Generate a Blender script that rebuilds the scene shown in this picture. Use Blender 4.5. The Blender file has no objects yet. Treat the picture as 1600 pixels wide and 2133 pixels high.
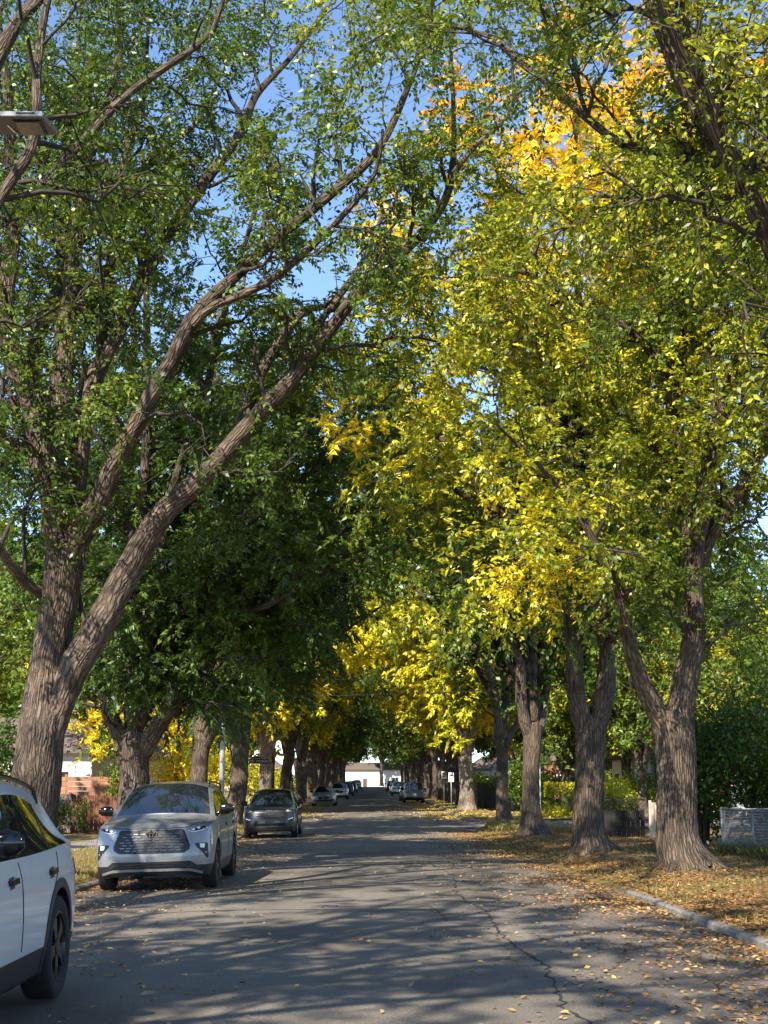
import bpy, bmesh, math, random
import numpy as np
from mathutils import Vector, Matrix, Euler
from mathutils.bvhtree import BVHTree

# ------------------------------------------------------------------ camera, sky, sun, exposure
SC = bpy.context.scene
COL = SC.collection
FPX, CX, CY, HORIZON, VPX = 2958.0, 800.0, 1066.5, 1634.0, 778.0
CAM_Z = 1.5
PITCH = math.atan((HORIZON - CY) / FPX)
YAW = -math.atan((CX - VPX) / FPX)
cam_data = bpy.data.cameras.new('camera')
cam_data.sensor_fit = 'HORIZONTAL'
cam_data.sensor_width = 36.0
cam_data.lens = FPX / 1600.0 * 36.0
cam_data.clip_start = 0.05
cam_data.clip_end = 4000
cam = bpy.data.objects.new('camera', cam_data)
COL.objects.link(cam)
cam.location = (0, 0, CAM_Z)
cam.rotation_euler = Euler((math.pi / 2 + PITCH, 0, YAW), 'XYZ')
SC.camera = cam
CAM_R = np.array(cam.rotation_euler.to_matrix())

SUN_ELEV = math.radians(40)
SUN_TRAVEL = Vector((0.44, 0.90, 0)).normalized()          # the way the light travels over the ground
to_sun = Vector((-SUN_TRAVEL.x * math.cos(SUN_ELEV), -SUN_TRAVEL.y * math.cos(SUN_ELEV), math.sin(SUN_ELEV)))
world = bpy.data.worlds.new('World')
SC.world = world
world.use_nodes = True
wn = world.node_tree.nodes
wl = world.node_tree.links
wn.clear()
w_out = wn.new('ShaderNodeOutputWorld')
w_bg = wn.new('ShaderNodeBackground')
w_sky = wn.new('ShaderNodeTexSky')
w_sky.sky_type = 'NISHITA'
w_sky.sun_disc = False
w_sky.sun_elevation = SUN_ELEV
w_sky.sun_rotation = math.atan2(to_sun.x, to_sun.y)
w_sky.air_density = 0.75
w_sky.dust_density = 0.0
w_sky.ozone_density = 3.0
w_bg.inputs['Strength'].default_value = 0.15
wl.new(w_sky.outputs[0], w_bg.inputs['Color'])
wl.new(w_bg.outputs[0], w_out.inputs['Surface'])

sun_data = bpy.data.lights.new('sun', 'SUN')
sun_data.energy = 5.0
sun_data.angle = math.radians(0.53)
sun_data.color = (1.0, 0.92, 0.78)
sun = bpy.data.objects.new('sun', sun_data)
COL.objects.link(sun)
sun.rotation_euler = (-to_sun).to_track_quat('-Z', 'Y').to_euler()
sun.location = (0, 0, 60)

SC.view_settings.view_transform = 'Standard'
SC.view_settings.look = 'None'
SC.view_settings.exposure = 1.15
SC.view_settings.gamma = 1.0
SC.view_settings.use_curve_mapping = False
SC.cycles.max_bounces = 8
SC.cycles.diffuse_bounces = 4
SC.cycles.glossy_bounces = 3
SC.cycles.transmission_bounces = 4
SC.cycles.sample_clamp_indirect = 6.0

# ------------------------------------------------------------------ helpers
RNG = np.random.default_rng(11)
random.seed(5)


def U(px, py, Y):
    """the point at world depth Y seen at photograph pixel (px, py)"""
    d = CAM_R @ np.array([(px - CX) / FPX, -(py - CY) / FPX, -1.0])
    return np.array([0, 0, CAM_Z]) + d * (Y / d[1])


def tag(o, label=None, cat=None, group=None, kind=None):
    if label: o['label'] = label
    if cat: o['category'] = cat
    if group: o['group'] = group
    if kind: o['kind'] = kind
    return o


def empty(name, loc=(0, 0, 0), rz=0.0):
    o = bpy.data.objects.new(name, None)
    o.location = loc
    o.rotation_euler = (0, 0, rz)
    o.empty_display_size = 0.2
    COL.objects.link(o)
    return o


def link(name, me, mat=None, parent=None, loc=None):
    o = bpy.data.objects.new(name, me)
    COL.objects.link(o)
    if mat is not None and not me.materials:
        for m in (mat if isinstance(mat, (list, tuple)) else [mat]):
            me.materials.append(m)
    if parent is not None:
        o.parent = parent
    if loc is not None:
        o.location = loc
    return o


def copy_tree(o, parent=None):
    c = o.copy()
    COL.objects.link(c)
    c.parent = parent
    for ch in list(o.children):
        copy_tree(ch, c)
    return c


def np_mesh(name, verts, faces, smooth=False):
    """verts (N,3), faces (M,k) all with k corners"""
    me = bpy.data.meshes.new(name)
    verts = np.ascontiguousarray(verts, dtype=np.float32)
    faces = np.ascontiguousarray(faces, dtype=np.int32)
    n, (m, k) = len(verts), faces.shape
    me.vertices.add(n)
    me.vertices.foreach_set('co', verts.ravel())
    me.loops.add(m * k)
    me.loops.foreach_set('vertex_index', faces.ravel())
    me.polygons.add(m)
    me.polygons.foreach_set('loop_start', np.arange(0, m * k, k, dtype=np.int32))
    me.polygons.foreach_set('loop_total', np.full(m, k, dtype=np.int32))
    if smooth:
        me.polygons.foreach_set('use_smooth', np.ones(m, dtype=bool))
    me.update(calc_edges=True)
    return me


class MB:
    """collects simple solids; build() links them as one mesh object"""
    def __init__(self):
        self.v, self.f = [], []

    def box(self, c, s, rz=0.0, M=None):
        b = len(self.v)
        ca, sa = math.cos(rz), math.sin(rz)
        for dz in (-.5, .5):
            for dx, dy in ((-.5, -.5), (.5, -.5), (.5, .5), (-.5, .5)):
                x, y, z = dx * s[0], dy * s[1], dz * s[2]
                p = (c[0] + x * ca - y * sa, c[1] + x * sa + y * ca, c[2] + z)
                self.v.append(p)
        self.f += [tuple(b + i for i in q) for q in
                   ((3, 2, 1, 0), (4, 5, 6, 7), (0, 1, 5, 4), (1, 2, 6, 5), (2, 3, 7, 6), (3, 0, 4, 7))]
        return self

    def tube(self, pts, r, seg=8, cap=True):
        pts = [Vector(p) for p in pts]
        rs = r if isinstance(r, (list, tuple)) else [r] * len(pts)
        b = len(self.v)
        for i, p in enumerate(pts):
            t = (pts[min(i + 1, len(pts) - 1)] - pts[max(i - 1, 0)]).normalized()
            a = t.cross(Vector((0.13, 0.27, 0.95)) if abs(t.z) < .8 else Vector((1, 0.1, 0))).normalized()
            c = t.cross(a)
            for k in range(seg):
                th = 2 * math.pi * k / seg
                q = p + (a * math.cos(th) + c * math.sin(th)) * rs[i]
                self.v.append(tuple(q))
        for i in range(len(pts) - 1):
            for k in range(seg):
                k2 = (k + 1) % seg
                self.f.append((b + i * seg + k, b + i * seg + k2, b + (i + 1) * seg + k2, b + (i + 1) * seg + k))
        if cap:
            self.f.append(tuple(b + k for k in range(seg))[::-1])
            self.f.append(tuple(b + (len(pts) - 1) * seg + k for k in range(seg)))
        return self

    def poly(self, pts):
        b = len(self.v)
        self.v += [tuple(p) for p in pts]
        self.f.append(tuple(range(b, b + len(pts))))
        return self

    def mesh(self, name, smooth=False):
        me = bpy.data.meshes.new(name)
        me.from_pydata(self.v, [], self.f)
        if smooth:
            me.polygons.foreach_set('use_smooth', [True] * len(me.polygons))
        me.update()
        return me

    def build(self, name, mat, parent=None, smooth=False, bevel=0.0):
        me = self.mesh(name, smooth)
        if bevel:
            bm = bmesh.new()
            bm.from_mesh(me)
            bmesh.ops.bevel(bm, geom=list(bm.edges), offset=bevel, segments=1, affect='EDGES')
            bm.to_mesh(me)
            bm.free()
        return link(name, me, mat, parent)


# ------------------------------------------------------------------ materials
def new_mat(name):
    m = bpy.data.materials.new(name)
    m.use_nodes = True
    return m, m.node_tree.nodes, m.node_tree.links, m.node_tree.nodes['Principled BSDF']


def ramp(n, stops, interp='LINEAR'):
    r = n.new('ShaderNodeValToRGB')
    r.color_ramp.interpolation = interp
    el = r.color_ramp.elements
    while len(el) < len(stops):
        el.new(0.5)
    for e, (p, c) in zip(el, stops):
        e.position = p
        e.color = (*c, 1)
    return r


def plain(name, col, rough=0.6, metal=0.0, noise=0.0, scale=8.0, coat=0.0, bump=0.0, spec=None):
    m, n, l, b = new_mat(name)
    b.inputs['Roughness'].default_value = rough
    b.inputs['Metallic'].default_value = metal
    b.inputs['Coat Weight'].default_value = coat
    b.inputs['Coat Roughness'].default_value = 0.03
    if spec is not None:
        b.inputs['Specular IOR Level'].default_value = spec
    tc = n.new('ShaderNodeTexCoord')
    nz = n.new('ShaderNodeTexNoise')
    nz.inputs['Scale'].default_value = scale
    nz.inputs['Detail'].default_value = 6
    l.new(tc.outputs['Object'], nz.inputs['Vector'])
    k = max(noise, 0.02)
    r = ramp(n, [(0.25, tuple(c * (1 - k) for c in col)), (0.75, tuple(min(1, c * (1 + k)) for c in col))])
    l.new(nz.outputs['Fac'], r.inputs['Fac'])
    l.new(r.outputs['Color'], b.inputs['Base Color'])
    if bump:
        bp = n.new('ShaderNodeBump')
        bp.inputs['Strength'].default_value = bump
        bp.inputs['Distance'].default_value = 0.02
        l.new(nz.outputs['Fac'], bp.inputs['Height'])
        l.new(bp.outputs['Normal'], b.inputs['Normal'])
    return m


def mat_asphalt(name='asphalt', lift=1.0):
    m, n, l, b = new_mat(name)
    b.inputs['Roughness'].default_value = 0.82
    tc = n.new('ShaderNodeTexCoord')

    def noise(scale, detail, stretch=None):
        nz = n.new('ShaderNodeTexNoise')
        nz.inputs['Scale'].default_value = scale
        nz.inputs['Detail'].default_value = detail
        if stretch:
            mp = n.new('ShaderNodeMapping')
            mp.inputs['Scale'].default_value = stretch
            l.new(tc.outputs['Object'], mp.inputs['Vector'])
            l.new(mp.outputs['Vector'], nz.inputs['Vector'])
        else:
            l.new(tc.outputs['Object'], nz.inputs['Vector'])
        return nz
    big = noise(0.35, 5)
    lane = noise(0.9, 4, (1.2, 0.10, 1))
    fine = noise(70, 4)
    mid = noise(9, 6)
    base = ramp(n, [(0.3, (0.122 * lift, 0.106 * lift, 0.086 * lift)), (0.7, (0.178 * lift, 0.156 * lift, 0.129 * lift))])
    l.new(big.outputs['Fac'], base.inputs['Fac'])
    mx = n.new('ShaderNodeMix'); mx.data_type = 'RGBA'; mx.blend_type = 'MULTIPLY'
    mx.inputs[0].default_value = 0.9
    lr = ramp(n, [(0.3, (0.70, 0.70, 0.71)), (0.7, (1.18, 1.15, 1.10))])
    l.new(lane.outputs['Fac'], lr.inputs['Fac'])
    l.new(base.outputs['Color'], mx.inputs[6]); l.new(lr.outputs['Color'], mx.inputs[7])
    mx2 = n.new('ShaderNodeMix'); mx2.data_type = 'RGBA'; mx2.blend_type = 'MULTIPLY'
    mx2.inputs[0].default_value = 1.0
    fr = ramp(n, [(0.30, (0.55, 0.55, 0.55)), (0.5, (1, 1, 1)), (0.70, (1.6, 1.55, 1.5))])
    l.new(fine.outputs['Fac'], fr.inputs['Fac'])
    l.new(mx.outputs[2], mx2.inputs[6]); l.new(fr.outputs['Color'], mx2.inputs[7])
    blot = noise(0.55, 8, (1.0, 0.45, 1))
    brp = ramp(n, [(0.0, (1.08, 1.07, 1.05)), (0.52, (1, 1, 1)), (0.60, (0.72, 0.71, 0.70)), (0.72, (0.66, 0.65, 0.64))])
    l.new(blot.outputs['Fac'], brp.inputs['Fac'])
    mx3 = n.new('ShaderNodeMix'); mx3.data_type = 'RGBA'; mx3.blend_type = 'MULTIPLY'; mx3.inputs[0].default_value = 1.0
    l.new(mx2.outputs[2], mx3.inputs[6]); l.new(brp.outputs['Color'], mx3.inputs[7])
    spot = n.new('ShaderNodeTexVoronoi'); spot.inputs['Scale'].default_value = 1.1
    l.new(tc.outputs['Object'], spot.inputs['Vector'])
    srp = ramp(n, [(0.03, (0.60, 0.59, 0.58)), (0.11, (1, 1, 1))])
    l.new(spot.outputs['Distance'], srp.inputs['Fac'])
    mx4 = n.new('ShaderNodeMix'); mx4.data_type = 'RGBA'; mx4.blend_type = 'MULTIPLY'; mx4.inputs[0].default_value = 0.8
    l.new(mx3.outputs[2], mx4.inputs[6]); l.new(srp.outputs['Color'], mx4.inputs[7])
    l.new(mx4.outputs[2], b.inputs['Base Color'])
    add = n.new('ShaderNodeMath'); add.operation = 'ADD'
    l.new(fine.outputs['Fac'], add.inputs[0]); l.new(mid.outputs['Fac'], add.inputs[1])
    bp = n.new('ShaderNodeBump'); bp.inputs['Strength'].default_value = 0.5; bp.inputs['Distance'].default_value = 0.006
    l.new(add.outputs[0], bp.inputs['Height']); l.new(bp.outputs['Normal'], b.inputs['Normal'])
    return m


def mat_verge():
    """dry grass with a mat of broken brown leaves"""
    m, n, l, b = new_mat('verge_soil_and_leaves')
    b.inputs['Roughness'].default_value = 0.9
    tc = n.new('ShaderNodeTexCoord')
    nz = n.new('ShaderNodeTexNoise'); nz.inputs['Scale'].default_value = 0.55; nz.inputs['Detail'].default_value = 7
    vo = n.new('ShaderNodeTexVoronoi'); vo.inputs['Scale'].default_value = 16
    nf = n.new('ShaderNodeTexNoise'); nf.inputs['Scale'].default_value = 45; nf.inputs['Detail'].default_value = 4
    for q in (nz, vo, nf):
        l.new(tc.outputs['Object'], q.inputs['Vector'])
    grass = ramp(n, [(0.3, (0.13, 0.105, 0.030)), (0.7, (0.27, 0.21, 0.060))])
    l.new(nf.outputs['Fac'], grass.inputs['Fac'])
    leaf = ramp(n, [(0.0, (0.12, 0.060, 0.024)), (0.35, (0.24, 0.12, 0.045)), (0.7, (0.34, 0.18, 0.06)), (1.0, (0.44, 0.27, 0.09))])
    sep = n.new('ShaderNodeSeparateColor')
    l.new(vo.outputs['Color'], sep.inputs[0]); l.new(sep.outputs[0], leaf.inputs['Fac'])
    mk = ramp(n, [(0.40, (0, 0, 0)), (0.60, (1, 1, 1))])
    l.new(nz.outputs['Fac'], mk.inputs['Fac'])
    mx = n.new('ShaderNodeMix'); mx.data_type = 'RGBA'
    l.new(mk.outputs['Color'], mx.inputs[0]); l.new(leaf.outputs['Color'], mx.inputs[6]); l.new(grass.outputs['Color'], mx.inputs[7])
    l.new(mx.outputs[2], b.inputs['Base Color'])
    bp = n.new('ShaderNodeBump'); bp.inputs['Strength'].default_value = 0.9; bp.inputs['Distance'].default_value = 0.05
    ad = n.new('ShaderNodeMath'); ad.operation = 'ADD'
    l.new(vo.outputs['Distance'], ad.inputs[0]); l.new(nf.outputs['Fac'], ad.inputs[1])
    l.new(ad.outputs[0], bp.inputs['Height']); l.new(bp.outputs['Normal'], b.inputs['Normal'])
    return m


def mat_bark(name, ridge, furrow, scale=1.0):
    m, n, l, b = new_mat(name)
    b.inputs['Roughness'].default_value = 0.92
    b.inputs['Specular IOR Level'].default_value = 0.2
    at = n.new('ShaderNodeAttribute'); at.attribute_name = 'bark'
    # warp, then stretched cells for the long plates
    nw = n.new('ShaderNodeTexNoise'); nw.inputs['Scale'].default_value = 3.0; nw.inputs['Detail'].default_value = 3
    l.new(at.outputs['Vector'], nw.inputs['Vector'])
    mxv = n.new('ShaderNodeVectorMath'); mxv.operation = 'MULTIPLY_ADD'
    mxv.inputs[1].default_value = (0.10, 0.10, 0.10)
    l.new(nw.outputs['Color'], mxv.inputs[0]); l.new(at.outputs['Vector'], mxv.inputs[2])
    mp = n.new('ShaderNodeMapping'); mp.inputs['Scale'].default_value = (1, 1, 0.10)
    l.new(mxv.outputs['Vector'], mp.inputs['Vector'])
    vo = n.new('ShaderNodeTexVoronoi'); vo.feature = 'DISTANCE_TO_EDGE'; vo.inputs['Scale'].default_value = 24 * scale
    l.new(mp.outputs['Vector'], vo.inputs['Vector'])
    nf = n.new('ShaderNodeTexNoise'); nf.inputs['Scale'].default_value = 34 * scale; nf.inputs['Detail'].default_value = 5
    l.new(mp.outputs['Vector'], nf.inputs['Vector'])
    nb = n.new('ShaderNodeTexNoise'); nb.inputs['Scale'].default_value = 2.2; nb.inputs['Detail'].default_value = 6
    l.new(at.outputs['Vector'], nb.inputs['Vector'])
    e = ramp(n, [(0.0, (0, 0, 0)), (0.22, (0.8, 0.8, 0.8)), (0.5, (1, 1, 1))])
    l.new(vo.outputs['Distance'], e.inputs['Fac'])
    mul = n.new('ShaderNodeMath'); mul.operation = 'MULTIPLY_ADD'
    mul.inputs[1].default_value = 0.55
    l.new(nf.outputs['Fac'], mul.inputs[0])
    l.new(e.outputs['Color'], mul.inputs[2])
    hgt = n.new('ShaderNodeMath'); hgt.operation = 'MULTIPLY'; hgt.inputs[1].default_value = 0.66
    l.new(mul.outputs[0], hgt.inputs[0])
    c = ramp(n, [(0.12, furrow), (0.55, tuple(0.55 * a + 0.45 * d for a, d in zip(ridge, furrow))), (0.95, ridge)])
    l.new(hgt.outputs[0], c.inputs['Fac'])
    mx = n.new('ShaderNodeMix'); mx.data_type = 'RGBA'; mx.blend_type = 'MULTIPLY'; mx.inputs[0].default_value = 1
    br = ramp(n, [(0.3, (0.62, 0.61, 0.60)), (0.55, (1.0, 0.98, 0.96)), (0.75, (1.28, 1.22, 1.16))])
    l.new(nb.outputs['Fac'], br.inputs['Fac'])
    l.new(c.outputs['Color'], mx.inputs[6]); l.new(br.outputs['Color'], mx.inputs[7])
    l.new(mx.outputs[2], b.inputs['Base Color'])
    bp = n.new('ShaderNodeBump'); bp.inputs['Strength'].default_value = 1.0; bp.inputs['Distance'].default_value = 0.04 / scale
    l.new(hgt.outputs[0], bp.inputs['Height']); l.new(bp.outputs['Normal'], b.inputs['Normal'])
    return m


def mat_leaf(name, stops, trans=0.40):
    m, n, l, b = new_mat(name)
    n.remove(b)
    out = n['Material Output']
    at = n.new('ShaderNodeAttribute'); at.attribute_name = 'leaf'
    oi = n.new('ShaderNodeObjectInfo')
    sep = n.new('ShaderNodeSeparateColor'); l.new(at.outputs['Color'], sep.inputs[0])
    so = n.new('ShaderNodeSeparateColor'); l.new(oi.outputs['Color'], so.inputs[0])
    ad = n.new('ShaderNodeMath'); ad.operation = 'ADD'
    l.new(sep.outputs[0], ad.inputs[0]); l.new(so.outputs[0], ad.inputs[1])
    c = ramp(n, stops)
    l.new(ad.outputs[0], c.inputs['Fac'])
    mx = n.new('ShaderNodeMix'); mx.data_type = 'RGBA'; mx.blend_type = 'MULTIPLY'; mx.inputs[0].default_value = 1
    br = ramp(n, [(0, (0.7, 0.7, 0.7)), (1, (1.3, 1.3, 1.3))])
    l.new(sep.outputs[1], br.inputs['Fac'])
    l.new(c.outputs['Color'], mx.inputs[6]); l.new(br.outputs['Color'], mx.inputs[7])
    df = n.new('ShaderNodeBsdfDiffuse'); tr = n.new('ShaderNodeBsdfTranslucent'); gl = n.new('ShaderNodeBsdfGlossy')
    gl.inputs['Roughness'].default_value = 0.42
    l.new(mx.outputs[2], df.inputs['Color']); l.new(mx.outputs[2], tr.inputs['Color'])
    gl.inputs['Color'].default_value = (0.9, 0.9, 0.9, 1)
    m1 = n.new('ShaderNodeMixShader'); m1.inputs[0].default_value = trans
    l.new(df.outputs[0], m1.inputs[1]); l.new(tr.outputs[0], m1.inputs[2])
    m2 = n.new('ShaderNodeMixShader'); m2.inputs[0].default_value = 0.035
    l.new(m1.outputs[0], m2.inputs[1]); l.new(gl.outputs[0], m2.inputs[2])
    l.new(m2.outputs[0], out.inputs['Surface'])
    return m


LEAF_STOPS = [(0.0, (0.045, 0.092, 0.013)), (0.25, (0.105, 0.175, 0.018)), (0.42, (0.24, 0.28, 0.018)),
              (0.56, (0.70, 0.64, 0.030)), (0.74, (0.92, 0.70, 0.028)), (0.86, (0.92, 0.58, 0.025)), (1.0, (0.88, 0.43, 0.030))]
M = {}
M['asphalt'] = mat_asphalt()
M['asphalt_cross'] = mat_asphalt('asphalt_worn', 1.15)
M['verge'] = mat_verge()
M['bark'] = mat_bark('elm_bark', (0.205, 0.158, 0.122), (0.058, 0.044, 0.034))
M['bark_pale'] = mat_bark('pale_bark', (0.42, 0.36, 0.30), (0.12, 0.095, 0.075))
M['twig'] = plain('twig_bark', (0.050, 0.039, 0.031), 0.9, noise=0.35, scale=14)
M['leaf'] = mat_leaf('elm_leaf', LEAF_STOPS)
M['litter'] = mat_leaf('fallen_leaf', [(0.0, (0.12, 0.055, 0.022)), (0.3, (0.30, 0.155, 0.06)), (0.6, (0.46, 0.29, 0.13)),
                                       (0.8, (0.58, 0.42, 0.20)), (0.95, (0.66, 0.50, 0.08)), (1.0, (0.40, 0.42, 0.06))], 0.2)
M['grass'] = mat_leaf('dry_grass', [(0.0, (0.10, 0.11, 0.025)), (0.5, (0.28, 0.23, 0.055)), (1.0, (0.45, 0.35, 0.11))], 0.35)
M['concrete'] = plain('kerb_concrete', (0.20, 0.18, 0.155), 0.9, noise=0.5, scale=9, bump=0.6)
M['crack'] = plain('crack_tar', (0.018, 0.017, 0.016), 0.9, noise=0.3, scale=20)

# ------------------------------------------------------------------ the lie of the land
ROAD_L, ROAD_R, ROAD_R2 = -4.75, 3.95, 4.55
CROSS0, CROSS1, RAD = 62.0, 72.0, 3.6
Y_MIN, Y_MAX = -45.0, 330.0


def prof(Y):
    Y = np.asarray(Y, dtype=float)
    return -0.35 * np.exp(-((Y - 55) / 32.0) ** 2) + 0.0055 * np.maximum(Y - 150, 0)


def road_z(x, Y):
    u = (np.asarray(x, dtype=float) + 0.3) / 4.6
    return prof(Y) - 0.09 * np.minimum(u * u, 1.3)


TREE_SPOTS = []        # (x, Y, mound height, mound width)


def kerb_x(Y, side, far):
    """x of the kerb face on a side (-1, 1), rounded off to the cross street"""
    base = ROAD_L if side < 0 else (ROAD_R2 if far else ROAD_R)
    d = (Y - (CROSS0 - RAD)) if not far else ((CROSS1 + RAD) - Y)
    d = min(max(d, 0.0), RAD * 0.9999)
    return base + side * (RAD - math.sqrt(RAD * RAD - d * d))


def verge_z(x, Y):
    x = np.asarray(x, dtype=float); Y = np.asarray(Y, dtype=float)
    z = prof(Y) + 0.018
    edge = np.where(x > 0, ROAD_R, -ROAD_L)
    d = np.clip(np.abs(x) - edge, 0, None)
    z = z + 0.05 * np.clip(d / 1.5, 0, 1) + 0.02 * np.sin(x * 1.7 + Y * .6) * np.sin(Y * 1.1) * np.clip(d, 0, 1)
    # past the near stretch the verge simply slides down into the gutter
    sl = np.where((x > 0) & (Y < CROSS0), np.clip((Y - 22.5) / 4.0, 0, 1), 0.0)
    z = z - sl * 0.090 * np.clip(1 - d / 1.3, 0, 1) ** 1.3
    for (tx, ty, h, w) in TREE_SPOTS:
        z = z + h * np.exp(-((x - tx) ** 2 + (Y - ty) ** 2) / (w * w)) * np.clip(d / 0.7, 0, 1)
    return z


LEFT_TREES = [(-6.0, 25.0), (-6.05, 35.5), (-6.0, 51.0), (-5.97, 60.5)]
RIGHT_TREES = [(5.42, 25.3), (5.02, 33.4), (5.35, 48.3), (5.5, 60.3)]
for t in LEFT_TREES + RIGHT_TREES:
    TREE_SPOTS.append((t[0], t[1], 0.20, 1.25))
TREE_SPOTS.append((5.4, 83.0, 0.2, 1.6))


def grid_mesh(name, xs_of_y, ys, zf, smooth=True):
    nx = len(xs_of_y(ys[0]))
    X = np.array([xs_of_y(y) for y in ys])
    Y = np.repeat(np.array(ys)[:, None], nx, 1)
    Z = zf(X, Y)
    V = np.stack([X, Y, Z], -1).reshape(-1, 3)
    i = np.arange(len(ys) - 1)[:, None] * nx + np.arange(nx - 1)[None, :]
    F = np.stack([i, i + 1, i + nx + 1, i + nx], -1).reshape(-1, 4)
    return np_mesh(name, V, F, smooth)


ys_road = np.concatenate([np.arange(Y_MIN, 100, 1.0), np.arange(100, Y_MAX + 1, 5.0)])
road = link('road', grid_mesh('road', lambda y: np.linspace(ROAD_L - 0.02, (ROAD_R2 if y > CROSS0 + 2 else ROAD_R) + 0.02, 19), ys_road, road_z), M['asphalt'])
tag(road, kind='structure')
ys_c = np.arange(CROSS0 - RAD - 1, CROSS1 + RAD + 1.01, 1.0)
cross = link('cross_street', grid_mesh('cross_street', lambda y: np.linspace(-90, 90, 61), ys_c,
                                       lambda X, Y: prof(Y) - 0.124 + 0 * X), M['asphalt_cross'])
tag(cross, kind='structure')
gmb = MB().poly([(-1800, -300, -0.9), (1800, -300, -0.9), (1800, 3000, -0.9), (-1800, 3000, -0.9)])
tag(gmb.build('ground', M['verge']), kind='structure')


def build_verge(name, side, far):
    if not far:
        ys = list(np.arange(Y_MIN, 10, 2.0)) + list(np.arange(10, CROSS0 - RAD, 0.35)) + list(np.linspace(CROSS0 - RAD, CROSS0, 14))
    else:
        ys = list(np.linspace(CROSS1, CROSS1 + RAD, 14)) + list(np.arange(CROSS1 + RAD + .5, 110, 1.0)) + list(np.arange(110, Y_MAX + 1, 5.0))
    offs = np.concatenate([np.arange(0, 5.0, 0.3), np.arange(5.0, 14, 1.0), np.arange(14, 91, 8.0)])

    def xs(y):
        sl = min(1.0, max(0.0, (y - 22.5) / 4.0)) if side > 0 and not far else 0.0
        k = kerb_x(y, side, far) + side * (0.14 - 0.135 * sl)
        a = np.concatenate([[kerb_x(y, side, far) - side * 0.03], k + side * offs])
        return a if side > 0 else a[::-1]

    def zf(X, Y):
        Z = verge_z(X, Y)
        c = 0 if side > 0 else -1                    # the soil runs down behind and under the kerb
        Z[:, c] = prof(Y[:, c]) - 0.135
        return Z
    me = grid_mesh(name, xs, ys, zf)
    o = link(name, me, M['verge'])
    return tag(o, kind='structure')


for nm, sd, fr in (('verge_right', 1, False), ('verge_left', -1, False), ('verge_right_far', 1, True), ('verge_left_far', -1, True)):
    build_verge(nm, sd, fr)


def build_kerb(name, side, far):
    root = empty(name)
    tag(root, kind='structure')
    if not far:
        ys = [-44 + 2.4 * i for i in range(int((CROSS0 - RAD + 44) / 2.4) + 1)] + list(np.linspace(CROSS0 - RAD, CROSS0, 6))
    else:
        ys = list(np.linspace(CROSS1, CROSS1 + RAD, 6)) + list(np.arange(CROSS1 + RAD + 2.4, 140, 4.8))
    pts = [(kerb_x(y, side, far), y) for y in ys]
    # along the cross street
    xe = kerb_x(CROSS0, side, False) if not far else kerb_x(CROSS1, side, True)
    ext = [(xe + side * 3.0 * k, CROSS0 if not far else CROSS1) for k in range(1, 9)]
    pts = pts + ext if not far else ext[::-1] + pts
    for (x0, y0), (x1, y1) in zip(pts[:-1], pts[1:]):
        if math.hypot(x1 - x0, y1 - y0) < 0.15:
            continue
        d = Vector((x1 - x0, y1 - y0, 0)); L = d.length; d.normalize()
        nrm = Vector((-d.y, d.x, 0))
        mid = Vector(((x0 + x1) / 2, (y0 + y1) / 2, 0))
        vx = 1 if side > 0 else -1
        out = nrm if (nrm.x * vx > 0.3 or (abs(nrm.x) < .31 and nrm.y * (-1 if not far else 1) > 0)) else -nrm
        g = 0.012
        mb = MB()
        a = Vector((x0, y0, 0)) + d * g; bb = Vector((x1, y1, 0)) - d * g
        prof_pts = [(0.0, -0.25), (0.014, 0.085), (0.045, 0.112), (0.17, 0.116), (0.17, -0.25)]
        jit = random.uniform(-.008, .008)
        for q, p in ((a, 0), (bb, 1)):
            for (o_, z_) in prof_pts:
                w = q + out * (o_ + jit)
                bury = 0.17 * min(1.0, max(0.0, (w.y - 22.5) / 4.0)) if side > 0 and not far else 0.0
                mb.v.append((w.x, w.y, float(prof(w.y)) - 0.10 + z_ + jit - bury))
        k = len(prof_pts)
        for i in range(k):
            j = (i + 1) % k
            mb.f.append((i, j, k + j, k + i))
        mb.f.append(tuple(range(k))[::-1]); mb.f.append(tuple(range(k, 2 * k)))
        mb.build('kerb_stone', M['concrete'], root)
    return root


for nm, sd, fr in (('kerb_right', 1, False), ('kerb_left', -1, False), ('kerb_right_far', 1, True), ('kerb_left_far', -1, True)):
    build_kerb(nm, sd, fr)

# sidewalk behind the lamp-side verge, slab by slab, and the short walk across the other verge
sw = empty('sidewalk'); tag(sw, kind='structure')
for k in range(44):
    y = -4 + k * 1.5
    z = float(verge_z(-8.1, y + .75)) + 0.035
    MB().box((-8.1, y + .75, z - 0.06), (1.5, 1.485, 0.12)).build('paving_slab', M['concrete'], sw, bevel=0.008)
cw = empty('carriage_walk'); tag(cw, kind='structure')
for k in range(3):
    x = 4.75 + k * 1.22
    z = float(verge_z(x, 14.0)) + 0.02
    MB().box((x, 14.0, z - 0.05), (1.2, 1.15, 0.12)).build('paving_slab', M['concrete'], cw, bevel=0.008)

# long crack wandering up the asphalt, and the tar patch near the middle
def crack(pts, w):
    mb = MB()
    P = []
    for (x0, y0), (x1, y1) in zip(pts[:-1], pts[1:]):
        for t in np.linspace(0, 1, 14)[:-1]:
            P.append((x0 + (x1 - x0) * t + random.uniform(-.045, .045), y0 + (y1 - y0) * t))
    prev = None
    for x, y in P:
        ww = w * random.uniform(0.15, 1.1)
        a = (x - ww / 2, y, float(road_z(x - ww / 2, y)) + 0.004)
        b = (x + ww / 2, y, float(road_z(x + ww / 2, y)) + 0.004)
        if prev:
            mb.poly([prev[0], prev[1], b, a])
        prev = (a, b)
    return mb.build('crack', M['crack'], road)


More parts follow.
